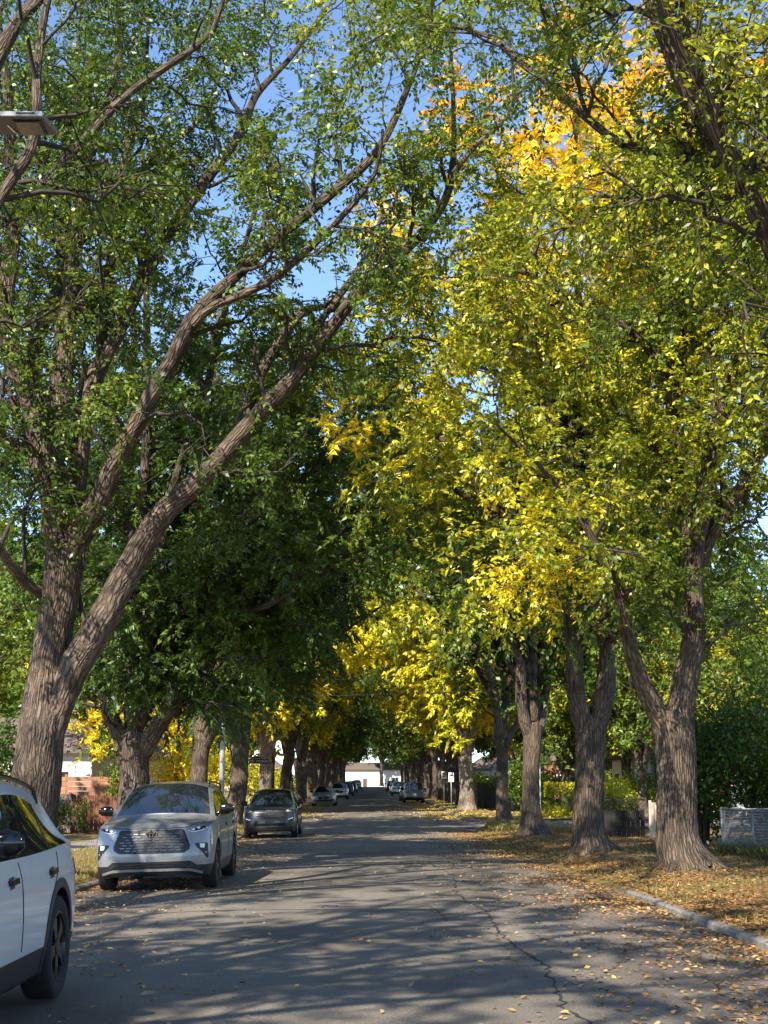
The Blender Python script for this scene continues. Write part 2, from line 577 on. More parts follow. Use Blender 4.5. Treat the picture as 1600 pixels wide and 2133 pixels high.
crack([(1.62, 8.9), (1.34, 10.4), (1.42, 11.6), (1.55, 13.2), (1.38, 15.5), (1.46, 18.5), (1.25, 22), (1.5, 27), (1.2, 34)], 0.032)
crack([(1.42, 11.6), (1.9, 12.3), (2.3, 13.6)], 0.02)
crack([(1.38, 15.5), (0.9, 17.5), (0.75, 20)], 0.018)
crack([(2.9, 9.0), (2.7, 11.5), (3.0, 14.5), (2.8, 19)], 0.016)

# ------------------------------------------------------------------ trees
def smooth_path(P, n):
    """Catmull-Rom through P (k,d) resampled to n points"""
    P = np.asarray(P, dtype=float)
    k = len(P)
    if k == 2:
        return P[0] + (P[1] - P[0]) * np.linspace(0, 1, n)[:, None]
    Q = np.vstack([2 * P[0] - P[1], P, 2 * P[-1] - P[-2]])
    t = np.linspace(0, k - 1 - 1e-9, n)
    i = t.astype(int); u = (t - i)[:, None]
    a, b, c, d = Q[i], Q[i + 1], Q[i + 2], Q[i + 3]
    return 0.5 * (2 * b + (c - a) * u + (2 * a - 5 * b + 4 * c - d) * u ** 2 + (3 * b - 3 * c + d - a) * u ** 3)


def tube_arrays(P, R, seg, lump=0.0, rng=RNG, flare=None, ridge=0.0, burl=None):
    """one tube: verts, quads, bark coordinates"""
    n = len(P)
    T = np.gradient(P, axis=0)
    T /= np.linalg.norm(T, axis=1, keepdims=True) + 1e-9
    a = np.cross(T[0], [0.3, 0.9, 0.1]); a /= np.linalg.norm(a)
    A = np.zeros_like(P)
    for i in range(n):
        a = a - T[i] * (a @ T[i]); a /= np.linalg.norm(a)
        A[i] = a
    B = np.cross(T, A)
    th = np.linspace(0, 2 * np.pi, seg, endpoint=False)
    s = np.concatenate([[0], np.cumsum(np.linalg.norm(np.diff(P, axis=0), axis=1))])
    rad = np.repeat(R[:, None], seg, 1)
    if lump:
        ph = rng.uniform(0, 6.28, 8)
        rad = rad * (1 + lump * (0.5 * np.sin(2 * th + ph[0] + 0.5 * s[:, None]) + 0.5 * np.sin(3 * th + ph[1] - 0.7 * s[:, None])
                                 + 0.35 * np.sin(5 * th + ph[2] + 0.9 * s[:, None]) + 0.35 * np.sin(2.3 * s[:, None] + ph[3] + th)
                                 + 0.25 * np.sin(9 * th + ph[4] + 1.7 * s[:, None])))
    if flare is not None:
        lobes = 1 + 0.30 * np.sin(5 * th + 1.0) + 0.22 * np.sin(3 * th + 2.2)
        rad = rad + flare[:, None] * lobes[None, :]
    if np.any(ridge):
        nc = max(3, int(round(2 * math.pi * float(R.mean()) / 0.15)))
        q = rng.uniform(0, 6.28, 4)
        S_ = s[:, None]
        warp = 1.5 * np.sin(0.9 * S_ + q[0] + th) + 0.9 * np.sin(2.1 * S_ + 3 * th + q[1]) + 0.6 * np.sin(4.6 * S_ - 4 * th + q[2]) + 0.4 * np.sin(9.0 * S_ + 7 * th + q[3])
        rad = rad + ridge * (np.abs(np.sin(nc * th[None] + warp)) - 0.62) + 0.35 * ridge * np.sin(13 * S_ + 9 * th + q[1]) * np.sin(5 * th + 3.1 * S_)
    if burl is not None:
        N_ = A[:, None, :] * np.cos(th)[None, :, None] + B[:, None, :] * np.sin(th)[None, :, None]
        for bz, bd, ba, bs in burl:
            k_ = np.clip((N_ * np.array(bd)).sum(-1), 0, 1) ** 4 * np.exp(-((P[:, 2:3] - bz) / bs) ** 2)
            rad = rad + ba * k_ * (1 + 0.35 * np.sin(11 * th[None] + 17 * P[:, 2:3]))
    V = P[:, None, :] + rad[..., None] * (A[:, None, :] * np.cos(th)[None, :, None] + B[:, None, :] * np.sin(th)[None, :, None])
    rb = float(R.mean())
    C = np.stack([np.repeat((np.cos(th) * rb)[None], n, 0), np.repeat((np.sin(th) * rb)[None], n, 0), np.repeat(s[:, None], seg, 1)], -1)
    C = C + rng.uniform(0, 40)
    i = np.arange(n - 1)[:, None] * seg + np.arange(seg)[None]
    j = np.arange(n - 1)[:, None] * seg + (np.arange(seg)[None] + 1) % seg
    F = np.stack([i, j, j + seg, i + seg], -1).reshape(-1, 4)
    return V.reshape(-1, 3), F, C.reshape(-1, 3)


def limb_obj(name, V, F, C, mat, parent):
    me = np_mesh(name, V, F, True)
    at = me.attributes.new('bark', 'FLOAT_VECTOR', 'POINT')
    at.data.foreach_set('vector', np.ascontiguousarray(C, dtype=np.float32).ravel())
    return link(name, me, mat, parent)


def batch_tubes(P, R, seg):
    """P (B,n,3), R (B,n) -> verts, quads"""
    Bn, n, _ = P.shape
    T = np.gradient(P, axis=1)
    T /= np.linalg.norm(T, axis=2, keepdims=True) + 1e-9
    ref = np.where(np.abs(T[:, :1, 2:3]) < 0.8, np.array([[[0., 0., 1.]]]), np.array([[[1., 0., 0.]]]))
    A = np.cross(T, np.broadcast_to(ref, T.shape)); A /= np.linalg.norm(A, axis=2, keepdims=True) + 1e-9
    Bv = np.cross(T, A)
    th = np.linspace(0, 2 * np.pi, seg, endpoint=False)
    V = P[:, :, None, :] + R[:, :, None, None] * (A[:, :, None, :] * np.cos(th)[None, None, :, None] + Bv[:, :, None, :] * np.sin(th)[None, None, :, None])
    base = (np.arange(Bn) * n * seg)[:, None, None]
    i = base + (np.arange(n - 1) * seg)[None, :, None] + np.arange(seg)[None, None]
    j = base + (np.arange(n - 1) * seg)[None, :, None] + ((np.arange(seg) + 1) % seg)[None, None]
    F = np.stack([i, j, j + seg, i + seg], -1).reshape(-1, 4)
    return V.reshape(-1, 3), F


def unit(v):
    return v / (np.linalg.norm(v, axis=-1, keepdims=True) + 1e-9)


def spawn(P, n_per, t0, t1, lmin, lmax, along, side, up, npts, rng, droop=0.15, wob=0.06, taper=0.5):
    """children of branches P (B,m,3): returns paths (B*n,npts,3) and the parent parameter"""
    Bn, m, _ = P.shape
    t = t0 + (t1 - t0) * (np.arange(n_per)[None] + rng.uniform(0, 1, (Bn, n_per))) / n_per
    x = t * (m - 1)
    i = np.minimum(x.astype(int), m - 2); u = (x - i)[..., None]
    b = np.arange(Bn)[:, None]
    pos = P[b, i] * (1 - u) + P[b, i + 1] * u
    tan = unit(P[b, i + 1] - P[b, i])
    r = rng.normal(0, 1, (Bn, n_per, 3))
    r = unit(r - tan * (r * tan).sum(-1, keepdims=True))
    d = unit(along * tan + side * r + np.array([0, 0, 1.0]) * up)
    L = rng.uniform(lmin, lmax, (Bn, n_per)) * (1 - taper * t)
    tt = np.linspace(0, 1, npts)
    bend = rng.normal(0, 0.16, (Bn, n_per, 3)); bend[..., 2] -= droop
    wobv = rng.normal(0, wob, (Bn, n_per, npts, 3)) * tt[None, None, :, None]
    Q = pos[:, :, None, :] + L[:, :, None, None] * (d[:, :, None, :] * tt[None, None, :, None] + bend[:, :, None, :] * (tt ** 2)[None, None, :, None] + wobv)
    return Q.reshape(-1, npts, 3), t.reshape(-1), L.reshape(-1)


def leaf_mesh(name, pos, dirs, nrm, size, f, rng, hexa=False, width=0.5, tri=False):
    """leaf blades: pos (N,3) stalk end, dirs blade axis, nrm blade normal, f colour factor (N,)"""
    N = len(pos)
    d = unit(dirs)
    s = unit(np.cross(nrm, d))
    nn = np.cross(d, s)
    sz = size * rng.uniform(0.65, 1.25, N)
    L = sz[:, None]; W = (sz * width * 0.5)[:, None]
    curl = (rng.uniform(0.0, 0.22, N) * sz)[:, None]
    if tri:
        a = (W * 1.0)
        pts = [pos + d * L * 0.12 + s * a + nn * curl * .5, pos + d * L - nn * curl * 0.6, pos + d * L * 0.12 - s * a + nn * curl * .5]
        V = np.stack(pts, 1).reshape(-1, 3)
        F = np.arange(N * 3).reshape(-1, 3)
        fi = np.arange(N)
    elif hexa:
        pts = [pos, pos + d * L * 0.30 + s * W * 0.95 + nn * curl * 0.5, pos + d * L * 0.68 + s * W * 0.85 + nn * curl * .3, pos + d * L - nn * curl * 0.8,
               pos + d * L * 0.68 - s * W * 0.85 + nn * curl * .3, pos + d * L * 0.30 - s * W * 0.95 + nn * curl * .5]
        k = 6
        V = np.stack(pts, 1).reshape(-1, 3)
        b = np.arange(N)[:, None] * 6
        F = np.concatenate([b + np.array([[0, 1, 2, 3]]), b + np.array([[0, 3, 4, 5]])], 0)
        fi = np.concatenate([np.arange(N), np.arange(N)])
    else:
        pts = [pos, pos + d * L * 0.45 + s * W + nn * curl * 0.4, pos + d * L - nn * curl * 0.6, pos + d * L * 0.45 - s * W + nn * curl * 0.4]
        V = np.stack(pts, 1).reshape(-1, 3)
        F = np.arange(N * 4).reshape(-1, 4)
        fi = np.arange(N)
    me = np_mesh(name, V, F, False)
    at = me.attributes.new('leaf', 'FLOAT_COLOR', 'FACE')
    colr = np.zeros((len(F), 4), dtype=np.float32)
    colr[:, 0] = f[fi]; colr[:, 1] = rng.uniform(0, 1, N)[fi]; colr[:, 3] = 1
    at.data.foreach_set('color', colr.ravel())
    return me


def smooth_noise(p, seed, scale):
    r = np.random.default_rng(seed)
    v = np.zeros(len(p))
    for _ in range(6):
        k = r.normal(0, 1, 3) * scale
        v += np.sin(p @ k + r.uniform(0, 6.28))
    return v / 3.0


def make_tree(name, label, trunk_pts, trunk_rad, limbs, seed, hue=(0.15, 0.2, 0.25), group=None, leaf=0.10, density=1.0, twigs=True,
              bark='bark', hexa=False, zmin=4.2, category='tree', flare=0.28, twig_leaves=11, n3=9, n4=6, seg=28, thin=None,
              l2=(1.5, 3.3), hue_up=0.0, gold=(), tri=False, ridge=0.0, roots=0, burl=None, hue_mid=7.0):
    """trunk_pts: world points from the base; limbs: list of (points, radii) in world space.
    hue = (mean colour factor, patch variation, per-leaf variation), hue_up = added per 10 m of height"""
    rng = np.random.default_rng(seed)
    base = np.array(trunk_pts[0], dtype=float)
    root = empty(name, tuple(base))
    tag(root, label, category, group)
    k = len(trunk_pts)
    tl = float(np.linalg.norm(np.diff(np.array(trunk_pts), axis=0), axis=1).sum())
    P = smooth_path(np.array(trunk_pts) - base, max(26, int(tl / 0.09)) if ridge else max(22, k * 6))
    R = smooth_path(np.array(trunk_rad, dtype=float)[:, None], len(P))[:, 0]
    h = P[:, 2] - P[0, 2]
    fl = flare * np.exp(-np.maximum(h, 0) / 0.28) * (R[0] / 0.45)
    V, F, C = tube_arrays(P, R, seg, 0.03, rng, fl, ridge, burl)
    limb_obj('trunk', V, F, C, M[bark], root)
    for q in range(roots):
        az = 2 * math.pi * (q + rng.uniform(-.25, .25)) / roots
        o_ = np.array([math.cos(az), math.sin(az), 0])
        ln = rng.uniform(.55, 1.0) * R[0] * 2.2
        rp = []
        for t_ in np.linspace(0, 1, 6):
            pp = o_ * (R[0] * .45 + ln * t_) + np.array([-o_[1], o_[0], 0]) * rng.normal(0, .05) * t_
            gz = float(verge_z(base[0] + pp[0], base[1] + pp[1])) - base[2]
            rp.append([pp[0], pp[1], gz + .30 * (1 - t_) ** 2.4 - .04 - .05 * t_])
        rp = smooth_path(rp, 10)
        V, F, C = tube_arrays(rp, np.linspace(.17, .05, 10) * (R[0] / .42), 12, .08, rng)
        limb_obj('root', V, F, C, M[bark], root)
    paths = []
    for (pts, rad) in limbs:
        pts = np.array(pts) - base
        ln = np.linalg.norm(np.diff(pts, axis=0), axis=1).sum()
        n = max(10, int(ln / (0.16 if ridge and rad[0] > .10 else 0.35)))
        p = smooth_path(pts, n)
        s = np.linspace(0, 1, n)[:, None]
        amp = min(0.10, 0.012 * ln)
        p = p + amp * np.stack([np.sin(s[:, 0] * 9 + rng.uniform(0, 6)), np.sin(s[:, 0] * 8 + rng.uniform(0, 6)), 0.4 * np.sin(s[:, 0] * 7 + rng.uniform(0, 6))], -1) * np.minimum(s * 4, 1)
        r = smooth_path(np.array(rad, dtype=float)[:, None], n)[:, 0]
        big = ridge and r[0] > .10
        V, F, C = tube_arrays(p, np.maximum(r, 0.012), (36 if r[0] > .2 else 24) if big else (12 if r[0] > .12 else 8), 0.04, rng, None, ridge * .6 * np.clip(r / .2, .15, 1)[:, None] if big else 0.0)
        limb_obj('limb', V, F, C, M[bark], root)
        paths.append((p, r, ln))
    # side branches off the limbs
    P2, S2 = [], []
    for p, r, ln in paths:
        n2 = max(3, int(ln / 0.62 * density))
        t0 = 0.18
        Q, t, L = spawn(p[None], n2, t0, 1.0, l2[0], l2[1], 0.55, 0.9, 0.22, 9, rng, droop=0.16, taper=0.3)
        # the limb's own end carries on as a branch
        e = p[-1] + unit(p[-1] - p[-3])[None] * np.linspace(0, 1.6, 9)[:, None] + rng.normal(0, .04, (9, 3))
        Q = np.concatenate([Q, e[None]], 0)
        ri = np.interp(np.concatenate([t, [1.0]]), np.linspace(0, 1, len(r)), r)
        P2.append(Q); S2.append(np.minimum(0.048, 0.55 * ri))
    P2 = np.concatenate(P2); S2 = np.concatenate(S2)
    keep = (P2[:, -1, 2] > zmin)
    if thin is not None:
        keep &= thin(P2[:, -1] + base, rng)
    P2, S2 = P2[keep], S2[keep]
    P3, t3, L3 = spawn(P2, n3, 0.22, 1.0, 0.8, 1.6, 0.6, 0.85, 0.05, 4, rng, droop=0.22, taper=0.35)
    P4, t4, L4 = spawn(P3, n4, 0.15, 1.0, 0.28, 0.62, 0.7, 0.8, 0.0, 4, rng, droop=0.25, taper=0.2)
    V2, F2 = batch_tubes(P2, S2[:, None] * np.linspace(1, 0.28, 9)[None], 4)
    r3 = np.repeat(S2 * 0.36, n3)
    V3, F3 = batch_tubes(P3, np.minimum(r3, .014)[:, None] * np.linspace(1, 0.4, 4)[None], 3)
    VV, FF = [V2, V3], [F2, F3 + len(V2)]
    if twigs:
        P4t = P4[::3]
        V4, F4 = batch_tubes(P4t, np.full((len(P4t), 1), 0.0045) * np.linspace(1, 0.5, 4)[None], 3)
        VV.append(V4); FF.append(F4 + len(V2) + len(V3))
    me = np_mesh('branches', np.concatenate(VV), np.concatenate(FF), True)
    br = link('branches', me, M['twig'], root)
    br['kind'] = 'stuff'
    # leaves, two-ranked along the twigs in flat sprays
    nb = len(P4)
    m = twig_leaves
    t = (np.arange(m)[None] + rng.uniform(0, 1, (nb, m))) / m
    x = t * 3; i = np.minimum(x.astype(int), 2); u = (x - i)[..., None]
    b = np.arange(nb)[:, None]
    pos = P4[b, i] * (1 - u) + P4[b, i + 1] * u
    tan = unit(P4[b, i + 1] - P4[b, i])
    upv = unit(np.array([0, 0, 1.0]) + rng.normal(0, 0.35, (nb, 1, 3)))
    sidev = unit(np.cross(np.broadcast_to(upv, tan.shape), tan))
    sgn = np.where((np.arange(m)[None] + rng.integers(0, 2, (nb, 1))) % 2 == 0, 1.0, -1.0)[..., None]
    d = unit(tan * 0.65 + sidev * sgn * 0.85 + np.array([0, 0, -0.28]) + rng.normal(0, 0.25, (nb, m, 3)))
    nr = unit(np.broadcast_to(upv, d.shape) * 0.8 + rng.normal(0, 0.62, (nb, m, 3)))
    pos = pos.reshape(-1, 3); d = d.reshape(-1, 3); nr = nr.reshape(-1, 3)
    patch = np.repeat(np.repeat(rng.normal(0, 1, len(P2)), n3 * n4), m)
    f = hue[0] + hue[1] * (0.55 * patch + 0.75 * smooth_noise(pos, seed + 5, 0.55)) + hue[2] * rng.normal(0, 1, len(pos)) + hue_up * (pos[:, 2] - hue_mid) / 10
    for gp_, gr_, ga_ in gold:
        f = f + ga_ * np.exp(-((pos + base - np.array(gp_)) ** 2).sum(-1) / (gr_ * gr_))
    lm = leaf_mesh('crown', pos, d, nr, leaf, np.clip(f, 0.0, 1.0).astype(np.float32), rng, hexa, .55 if tri else .5, tri)
    cr = link('crown', lm, M['leaf'], root)
    cr['kind'] = 'stuff'
    cr.color = (0, 0, 0, 1)
    return root


def px_limb(rows, Y0, Y1, curve=1.0):
    """rows of (px, py, width px) -> world points and radii, the depth going from Y0 to Y1"""
    n = len(rows)
    pts, rad = [], []
    for k, (x, y, w) in enumerate(rows):
        Y = Y0 + (Y1 - Y0) * (k / (n - 1)) ** curve
        p = U(x, y, Y)
        pts.append(p)
        rad.append(0.5 * w * np.linalg.norm(p - np.array([0, 0, CAM_Z])) / FPX)
    return pts, rad


def arc_limb(start, az, spread, height, r0, rng, r1=0.03, n=7):
    s = np.array(start, dtype=float)
    t = np.linspace(0, 1, n)
    o = np.array([math.cos(az), math.sin(az), 0])
    pts = s + np.outer(t ** 1.35 * spread, o) + np.outer(t ** 0.92 * height, [0, 0, 1]) + rng.normal(0, 0.12, (n, 3)) * t[:, None]
    return list(pts), list(r0 * (1 - t) ** 0.8 + r1)


def gbase(x, Y, sink=0.06):
    return np.array([x, Y, float(verge_z(x, Y)) - sink])


r_ = np.random.default_rng(3)
# ---- the big elm beside the white car's tail
L1x, L1y = LEFT_TREES[0]
tr_pts = [gbase(L1x, L1y)] + [U(a, b, L1y) for a, b in ((74, 1650), (88, 1500), (104, 1370), (124, 1250), (134, 1165), (138, 1110))]
limbs = [
    px_limb([(84, 1640, 36), (100, 1540, 53), (146, 1405, 62), (205, 1310, 62), (280, 1180, 56), (350, 1070, 50), (440, 985, 42), (530, 880, 36), (600, 800, 32), (680, 690, 27), (740, 610, 24), (850, 510, 19), (920, 425, 17), (948, 340, 14), (955, 215, 9), (950, 60, 6)], 25, 23.5),
    px_limb([(945, 360, 14), (1000, 295, 11), (1050, 245, 9), (1075, 195, 8), (1060, 80, 5)], 23.4, 22.5),
    px_limb([(140, 1170, 51), (170, 1100, 55), (205, 1045, 45), (250, 960, 39), (310, 860, 36), (370, 750, 33), (410, 660, 30), (470, 590, 25), (560, 500, 22), (680, 400, 20), (780, 310, 17), (850, 180, 12), (890, 90, 9), (930, -60, 6)], 25, 22),
    px_limb([(405, 675, 19), (450, 635, 19), (540, 590, 17), (650, 510, 15), (740, 430, 13), (782, 365, 9), (790, 270, 6)], 23.4, 21.5),
    px_limb([(132, 1180, 54), (115, 1075, 56), (95, 960, 51), (60, 840, 42), (28, 740, 37), (22, 620, 32), (35, 470, 29), (20, 330, 24), (8, 200, 19), (-10, 60, 14)], 25, 24),
    px_limb([(40, 470, 19), (60, 430, 20), (110, 370, 20), (190, 290, 18), (260, 205, 16), (350, 130, 14), (440, 60, 11), (480, -40, 8)], 24.3, 23),
    px_limb([(140, 1130, 42), (160, 1010, 44), (192, 830, 39), (250, 700, 32), (300, 570, 29), (350, 470, 26), (420, 370, 22), (500, 270, 18), (540, 200, 14), (620, 120, 10), (690, 20, 8)], 25.3, 27),
    px_limb([(208, 760, 22), (215, 700, 23), (235, 560, 20), (250, 420, 17), (252, 330, 14), (300, 220, 10), (322, 0, 7)], 26, 26.5),
    px_limb([(250, 420, 14), (310, 340, 13), (370, 290, 10), (420, 230, 8), (480, 130, 5)], 26.2, 27.5),
    px_limb([(110, 1010, 32), (60, 955, 32), (-20, 900, 29), (-120, 820, 20), (-220, 700, 12)], 25, 25.5),
    px_limb([(90, 1240, 24), (30, 1190, 20), (-40, 1080, 17), (-110, 980, 10)], 25, 23),
    px_limb([(50, 830, 29), (95, 660, 31), (150, 540, 24), (185, 360, 15), (170, 180, 8)], 25, 27),
    px_limb([(590, 820, 17), (640, 720, 17), (720, 600, 12), (800, 440, 8)], 24.3, 26),
    px_limb([(420, 1000, 22), (500, 900, 26), (560, 760, 22), (620, 650, 19), (670, 640, 12), (760, 620, 7)], 24.6, 27),
]
limbs += [arc_limb(U(110, 960, 25), az, sp, h, 0.16, r_) for az, sp, h in ((2.6, 5.5, 8), (1.7, 4.0, 11), (1.2, 2.5, 12))]


def thin_behind(Y):
    def f(p, rng):
        drop = np.zeros(len(p))
        for c, r in ((U(460, 500, Y), .075 * Y), (U(560, 640, Y), .05 * Y), (U(300, 640, Y), .045 * Y), (U(150, 470, Y), .04 * Y), (U(700, 480, Y), .04 * Y)):
            drop = np.maximum(drop, np.exp(-((p - c) ** 2 * np.array([1, .05, 1])).sum(-1) / (r * r)))
        return (rng.uniform(0, 1, len(p)) > drop * 1.2) & arch(p)
    return f


def arch(p):
    # the crowns meet high over the carriageway, like the vault of a nave
    mid = np.clip((3.4 - np.abs(p[:, 0] - 0.9)) / 2.2, 0, 1)
    return p[:, 2] > 1.5 + mid * (0.9 + 0.128 * p[:, 1])


def arch_only(p, rng):
    return arch(p)


def thin_left(p, rng):
    # the crown opens to the sky between the limbs over the pavement
    drop = np.zeros(len(p))
    for c, r in ((U(470, 510, 25), 1.5), (U(560, 620, 25), 1.1), (U(960, 200, 24), 1.4), (U(650, 60, 24), 1.2), (U(330, 640, 25), .9), (U(230, 480, 26), .8), (U(660, 470, 23), .9)):
        drop = np.maximum(drop, np.exp(-((p - c) ** 2 * np.array([1, .12, 1])).sum(-1) / (r * r)))
    return rng.uniform(0, 1, len(p)) > drop * 0.95


make_tree('elm_tree', 'huge forked elm leaning over the road, burl low on its furrowed trunk', tr_pts, [0.45, 0.41, 0.375, 0.315, 0.315, 0.33, 0.31], limbs, 101,
          hue=(0.22, 0.09, 0.07), leaf=0.108, zmin=6.2, density=0.92, thin=thin_left, hue_up=0.06, flare=0.14, seg=72, twig_leaves=11, ridge=0.030, roots=6, burl=[(2.35, (.25, -1, 0), .11, .28), (1.75, (-.35, -1, 0), .07, .22), (3.1, (.3, -1, 0), .05, .2)])

# ---- second elm on that side, behind the silver car
x2, y2 = LEFT_TREES[1]
tr_pts = [gbase(x2, y2)] + [U(a, b, y2) for a, b in ((279, 1640), (280, 1590), (284, 1550), (288, 1525))]
limbs = [
    px_limb([(268, 1585, 34), (252, 1530, 34), (232, 1470, 28), (221, 1428, 24), (215, 1340, 20), (180, 1200, 14), (150, 1050, 9)], 35.5, 36),
    px_limb([(282, 1560, 36), (282, 1510, 30), (279, 1440, 26), (270, 1330, 24), (300, 1200, 20), (320, 1000, 16), (300, 800, 10)], 35.5, 37),
    px_limb([(296, 1570, 40), (315, 1535, 38), (334, 1497, 34), (352, 1458, 32), (370, 1414, 29), (387, 1371, 28), (418, 1333, 27), (441, 1295, 25), (460, 1257, 22), (500, 1150, 18), (560, 1000, 13), (600, 850, 8)], 35.5, 33.5),
    px_limb([(420, 1330, 20), (465, 1300, 19), (512, 1276, 17), (575, 1250, 14), (640, 1215, 11), (690, 1188, 8)], 34.3, 33),
    px_limb([(280, 1450, 18), (330, 1300, 17), (390, 1150, 15), (420, 950, 11), (450, 780, 7)], 35.6, 35),
]
limbs += [arc_limb(U(282, 1520, y2), az, sp, h, 0.15, r_) for az, sp, h in ((2.9, 5.5, 11), (1.9, 4.5, 13.5), (0.5, 6.0, 10), (-0.4, 6.0, 7.5), (-1.4, 3.0, 14), (0.1, 6.0, 4.8), (-0.9, 5, 12), (-1.2, 2.6, 3.4), (2.4, 2.6, 3.6), (0.8, 3.5, 15))]
make_tree('elm_tree', 'elm with three spreading stems behind the silver car, dark leaves hanging low', tr_pts, [0.37, 0.35, 0.35, 0.37, 0.33], limbs, 102,
          hue=(0.12, 0.09, 0.06), leaf=0.15, zmin=2.9, density=1.0, hue_up=0.05, n4=6, twig_leaves=13, twigs=False, tri=True, ridge=0.028, seg=56, roots=5, flare=.12, thin=thin_behind(35.5))

# ---- third and fourth on that side
x3, y3 = LEFT_TREES[2]
tr_pts = [gbase(x3, y3)] + [U(a, b, y3) for a, b in ((415, 1640), (416, 1590), (420, 1540))]
limbs = [
    px_limb([(416, 1560, 26), (417, 1500, 25), (418, 1430, 22), (405, 1320, 18), (390, 1180, 12), (380, 1000, 8)], 51, 52),
    px_limb([(424, 1560, 26), (440, 1515, 25), (463, 1461, 23), (480, 1415, 20), (520, 1330, 17), (560, 1230, 12), (600, 1120, 8)], 51, 49),
]
limbs += [arc_limb(U(418, 1520, y3), az, sp, h, 0.15, r_) for az, sp, h in ((2.9, 6.0, 12), (1.7, 4.5, 14), (0.1, 7.0, 9.5), (-0.9, 5.5, 13), (-0.25, 6.6, 5.5), (0.5, 6.5, 6.5), (-0.5, 6.8, 11.5), (-1.6, 3, 15))]
make_tree('elm_tree', 'dark straight-trunked elm forking above the silver car roof', tr_pts, [0.36, 0.31, 0.30, 0.33], limbs, 103,
          hue=(0.10, 0.08, 0.06), leaf=0.18, zmin=3.2, density=0.95, n3=8, n4=5, twig_leaves=14, twigs=False, tri=True, thin=thin_behind(51))
x4, y4 = LEFT_TREES[3]
tr_pts = [gbase(x4, y4)] + [U(a, b, y4) for a, b in ((495, 1650), (500, 1580), (505, 1520), (507, 1480))]
limbs = [
    px_limb([(496, 1590, 20), (484, 1545, 20), (475, 1490, 18), (470, 1420, 14), (450, 1300, 8)], 60.5, 61),
    px_limb([(506, 1510, 30), (512, 1450, 26), (530, 1370, 20), (570, 1280, 14), (620, 1180, 8)], 60.5, 58),
]
limbs += [arc_limb(U(505, 1500, y4), az, sp, h, 0.15, r_) for az, sp, h in ((2.9, 6.0, 11), (1.5, 4.5, 13), (0.2, 6.6, 9), (-0.6, 6.4, 8), (0.0, 6.4, 5.2), (-0.3, 6.8, 12), (-1.3, 3, 14))]
make_tree('elm_tree', 'sun-dappled elm trunk standing next to the black avenue name sign', tr_pts, [0.42, 0.37, 0.35, 0.35, 0.33], limbs, 104,
          hue=(0.17, 0.10, 0.07), leaf=0.19, zmin=4.0, density=0.9, n3=8, n4=4, twig_leaves=16, twigs=False, tri=True, thin=thin_behind(60))

# ---- the opposite side
x1, y1 = RIGHT_TREES[0]
tr_pts = [gbase(x1, y1)] + [U(a, b, y1) for a, b in ((1411, 1740), (1410, 1640), (1408, 1560), (1402, 1515), (1396, 1480))]
limbs = [
    px_limb([(1405, 1530, 57), (1422, 1464, 53), (1437, 1408, 50), (1450, 1351, 45), (1448, 1295, 40), (1438, 1239, 38), (1434, 1183, 34), (1442, 1130, 28), (1470, 1060, 22), (1495, 950, 21), (1500, 820, 17), (1480, 680, 12), (1440, 520, 8)], 25.3, 24.6),
    px_limb([(1436, 1230, 29), (1426, 1120, 31), (1421, 1000, 28), (1414, 860, 25), (1398, 700, 21), (1370, 560, 15), (1340, 400, 9)], 25.3, 27),
    px_limb([(1392, 1530, 41), (1360, 1465, 40), (1333, 1380, 31), (1308, 1304, 28), (1273, 1225, 22), (1245, 1160, 17), (1190, 1060, 13), (1120, 960, 9), (1040, 880, 5)], 25.3, 23.4),
    px_limb([(1412, 860, 17), (1370, 750, 18), (1330, 700, 16), (1235, 650, 15), (1150, 600, 12), (1080, 562, 9), (1000, 570, 6)], 26, 23.5),
    px_limb([(1500, 850, 15), (1560, 700, 15), (1610, 560, 14), (1660, 400, 9)], 24.8, 25.5),
    px_limb([(1290, 1250, 14), (1260, 1180, 11), (1200, 1135, 9), (1130, 1140, 7), (1040, 1180, 4)], 24.6, 22.8),
    px_limb([(1240, 655, 8), (1220, 560, 7), (1180, 470, 5), (1080, 400, 4)], 24.2, 24),
]
limbs += [arc_limb(U(1436, 1300, y1), az, sp, h, 0.12, r_) for az, sp, h in ((0.2, 4.5, 7), (-0.9, 3.5, 9), (0.9, 4.0, 11))]
make_tree('elm_tree', 'elm with deep furrowed bark and leaf-strewn roots by the concrete kerb', tr_pts, [0.40, 0.345, 0.335, 0.34, 0.36, 0.32], limbs, 201,
          hue=(0.35, 0.09, 0.06), leaf=0.108, zmin=4.3, density=1.05, hue_up=0.20, seg=72, n4=7, twig_leaves=13, gold=[(U(1150, 1150, 23.3), 1.7, .27), (U(1080, 1170, 23.0), 1.2, .2)], flare=.12, ridge=.028, roots=6)

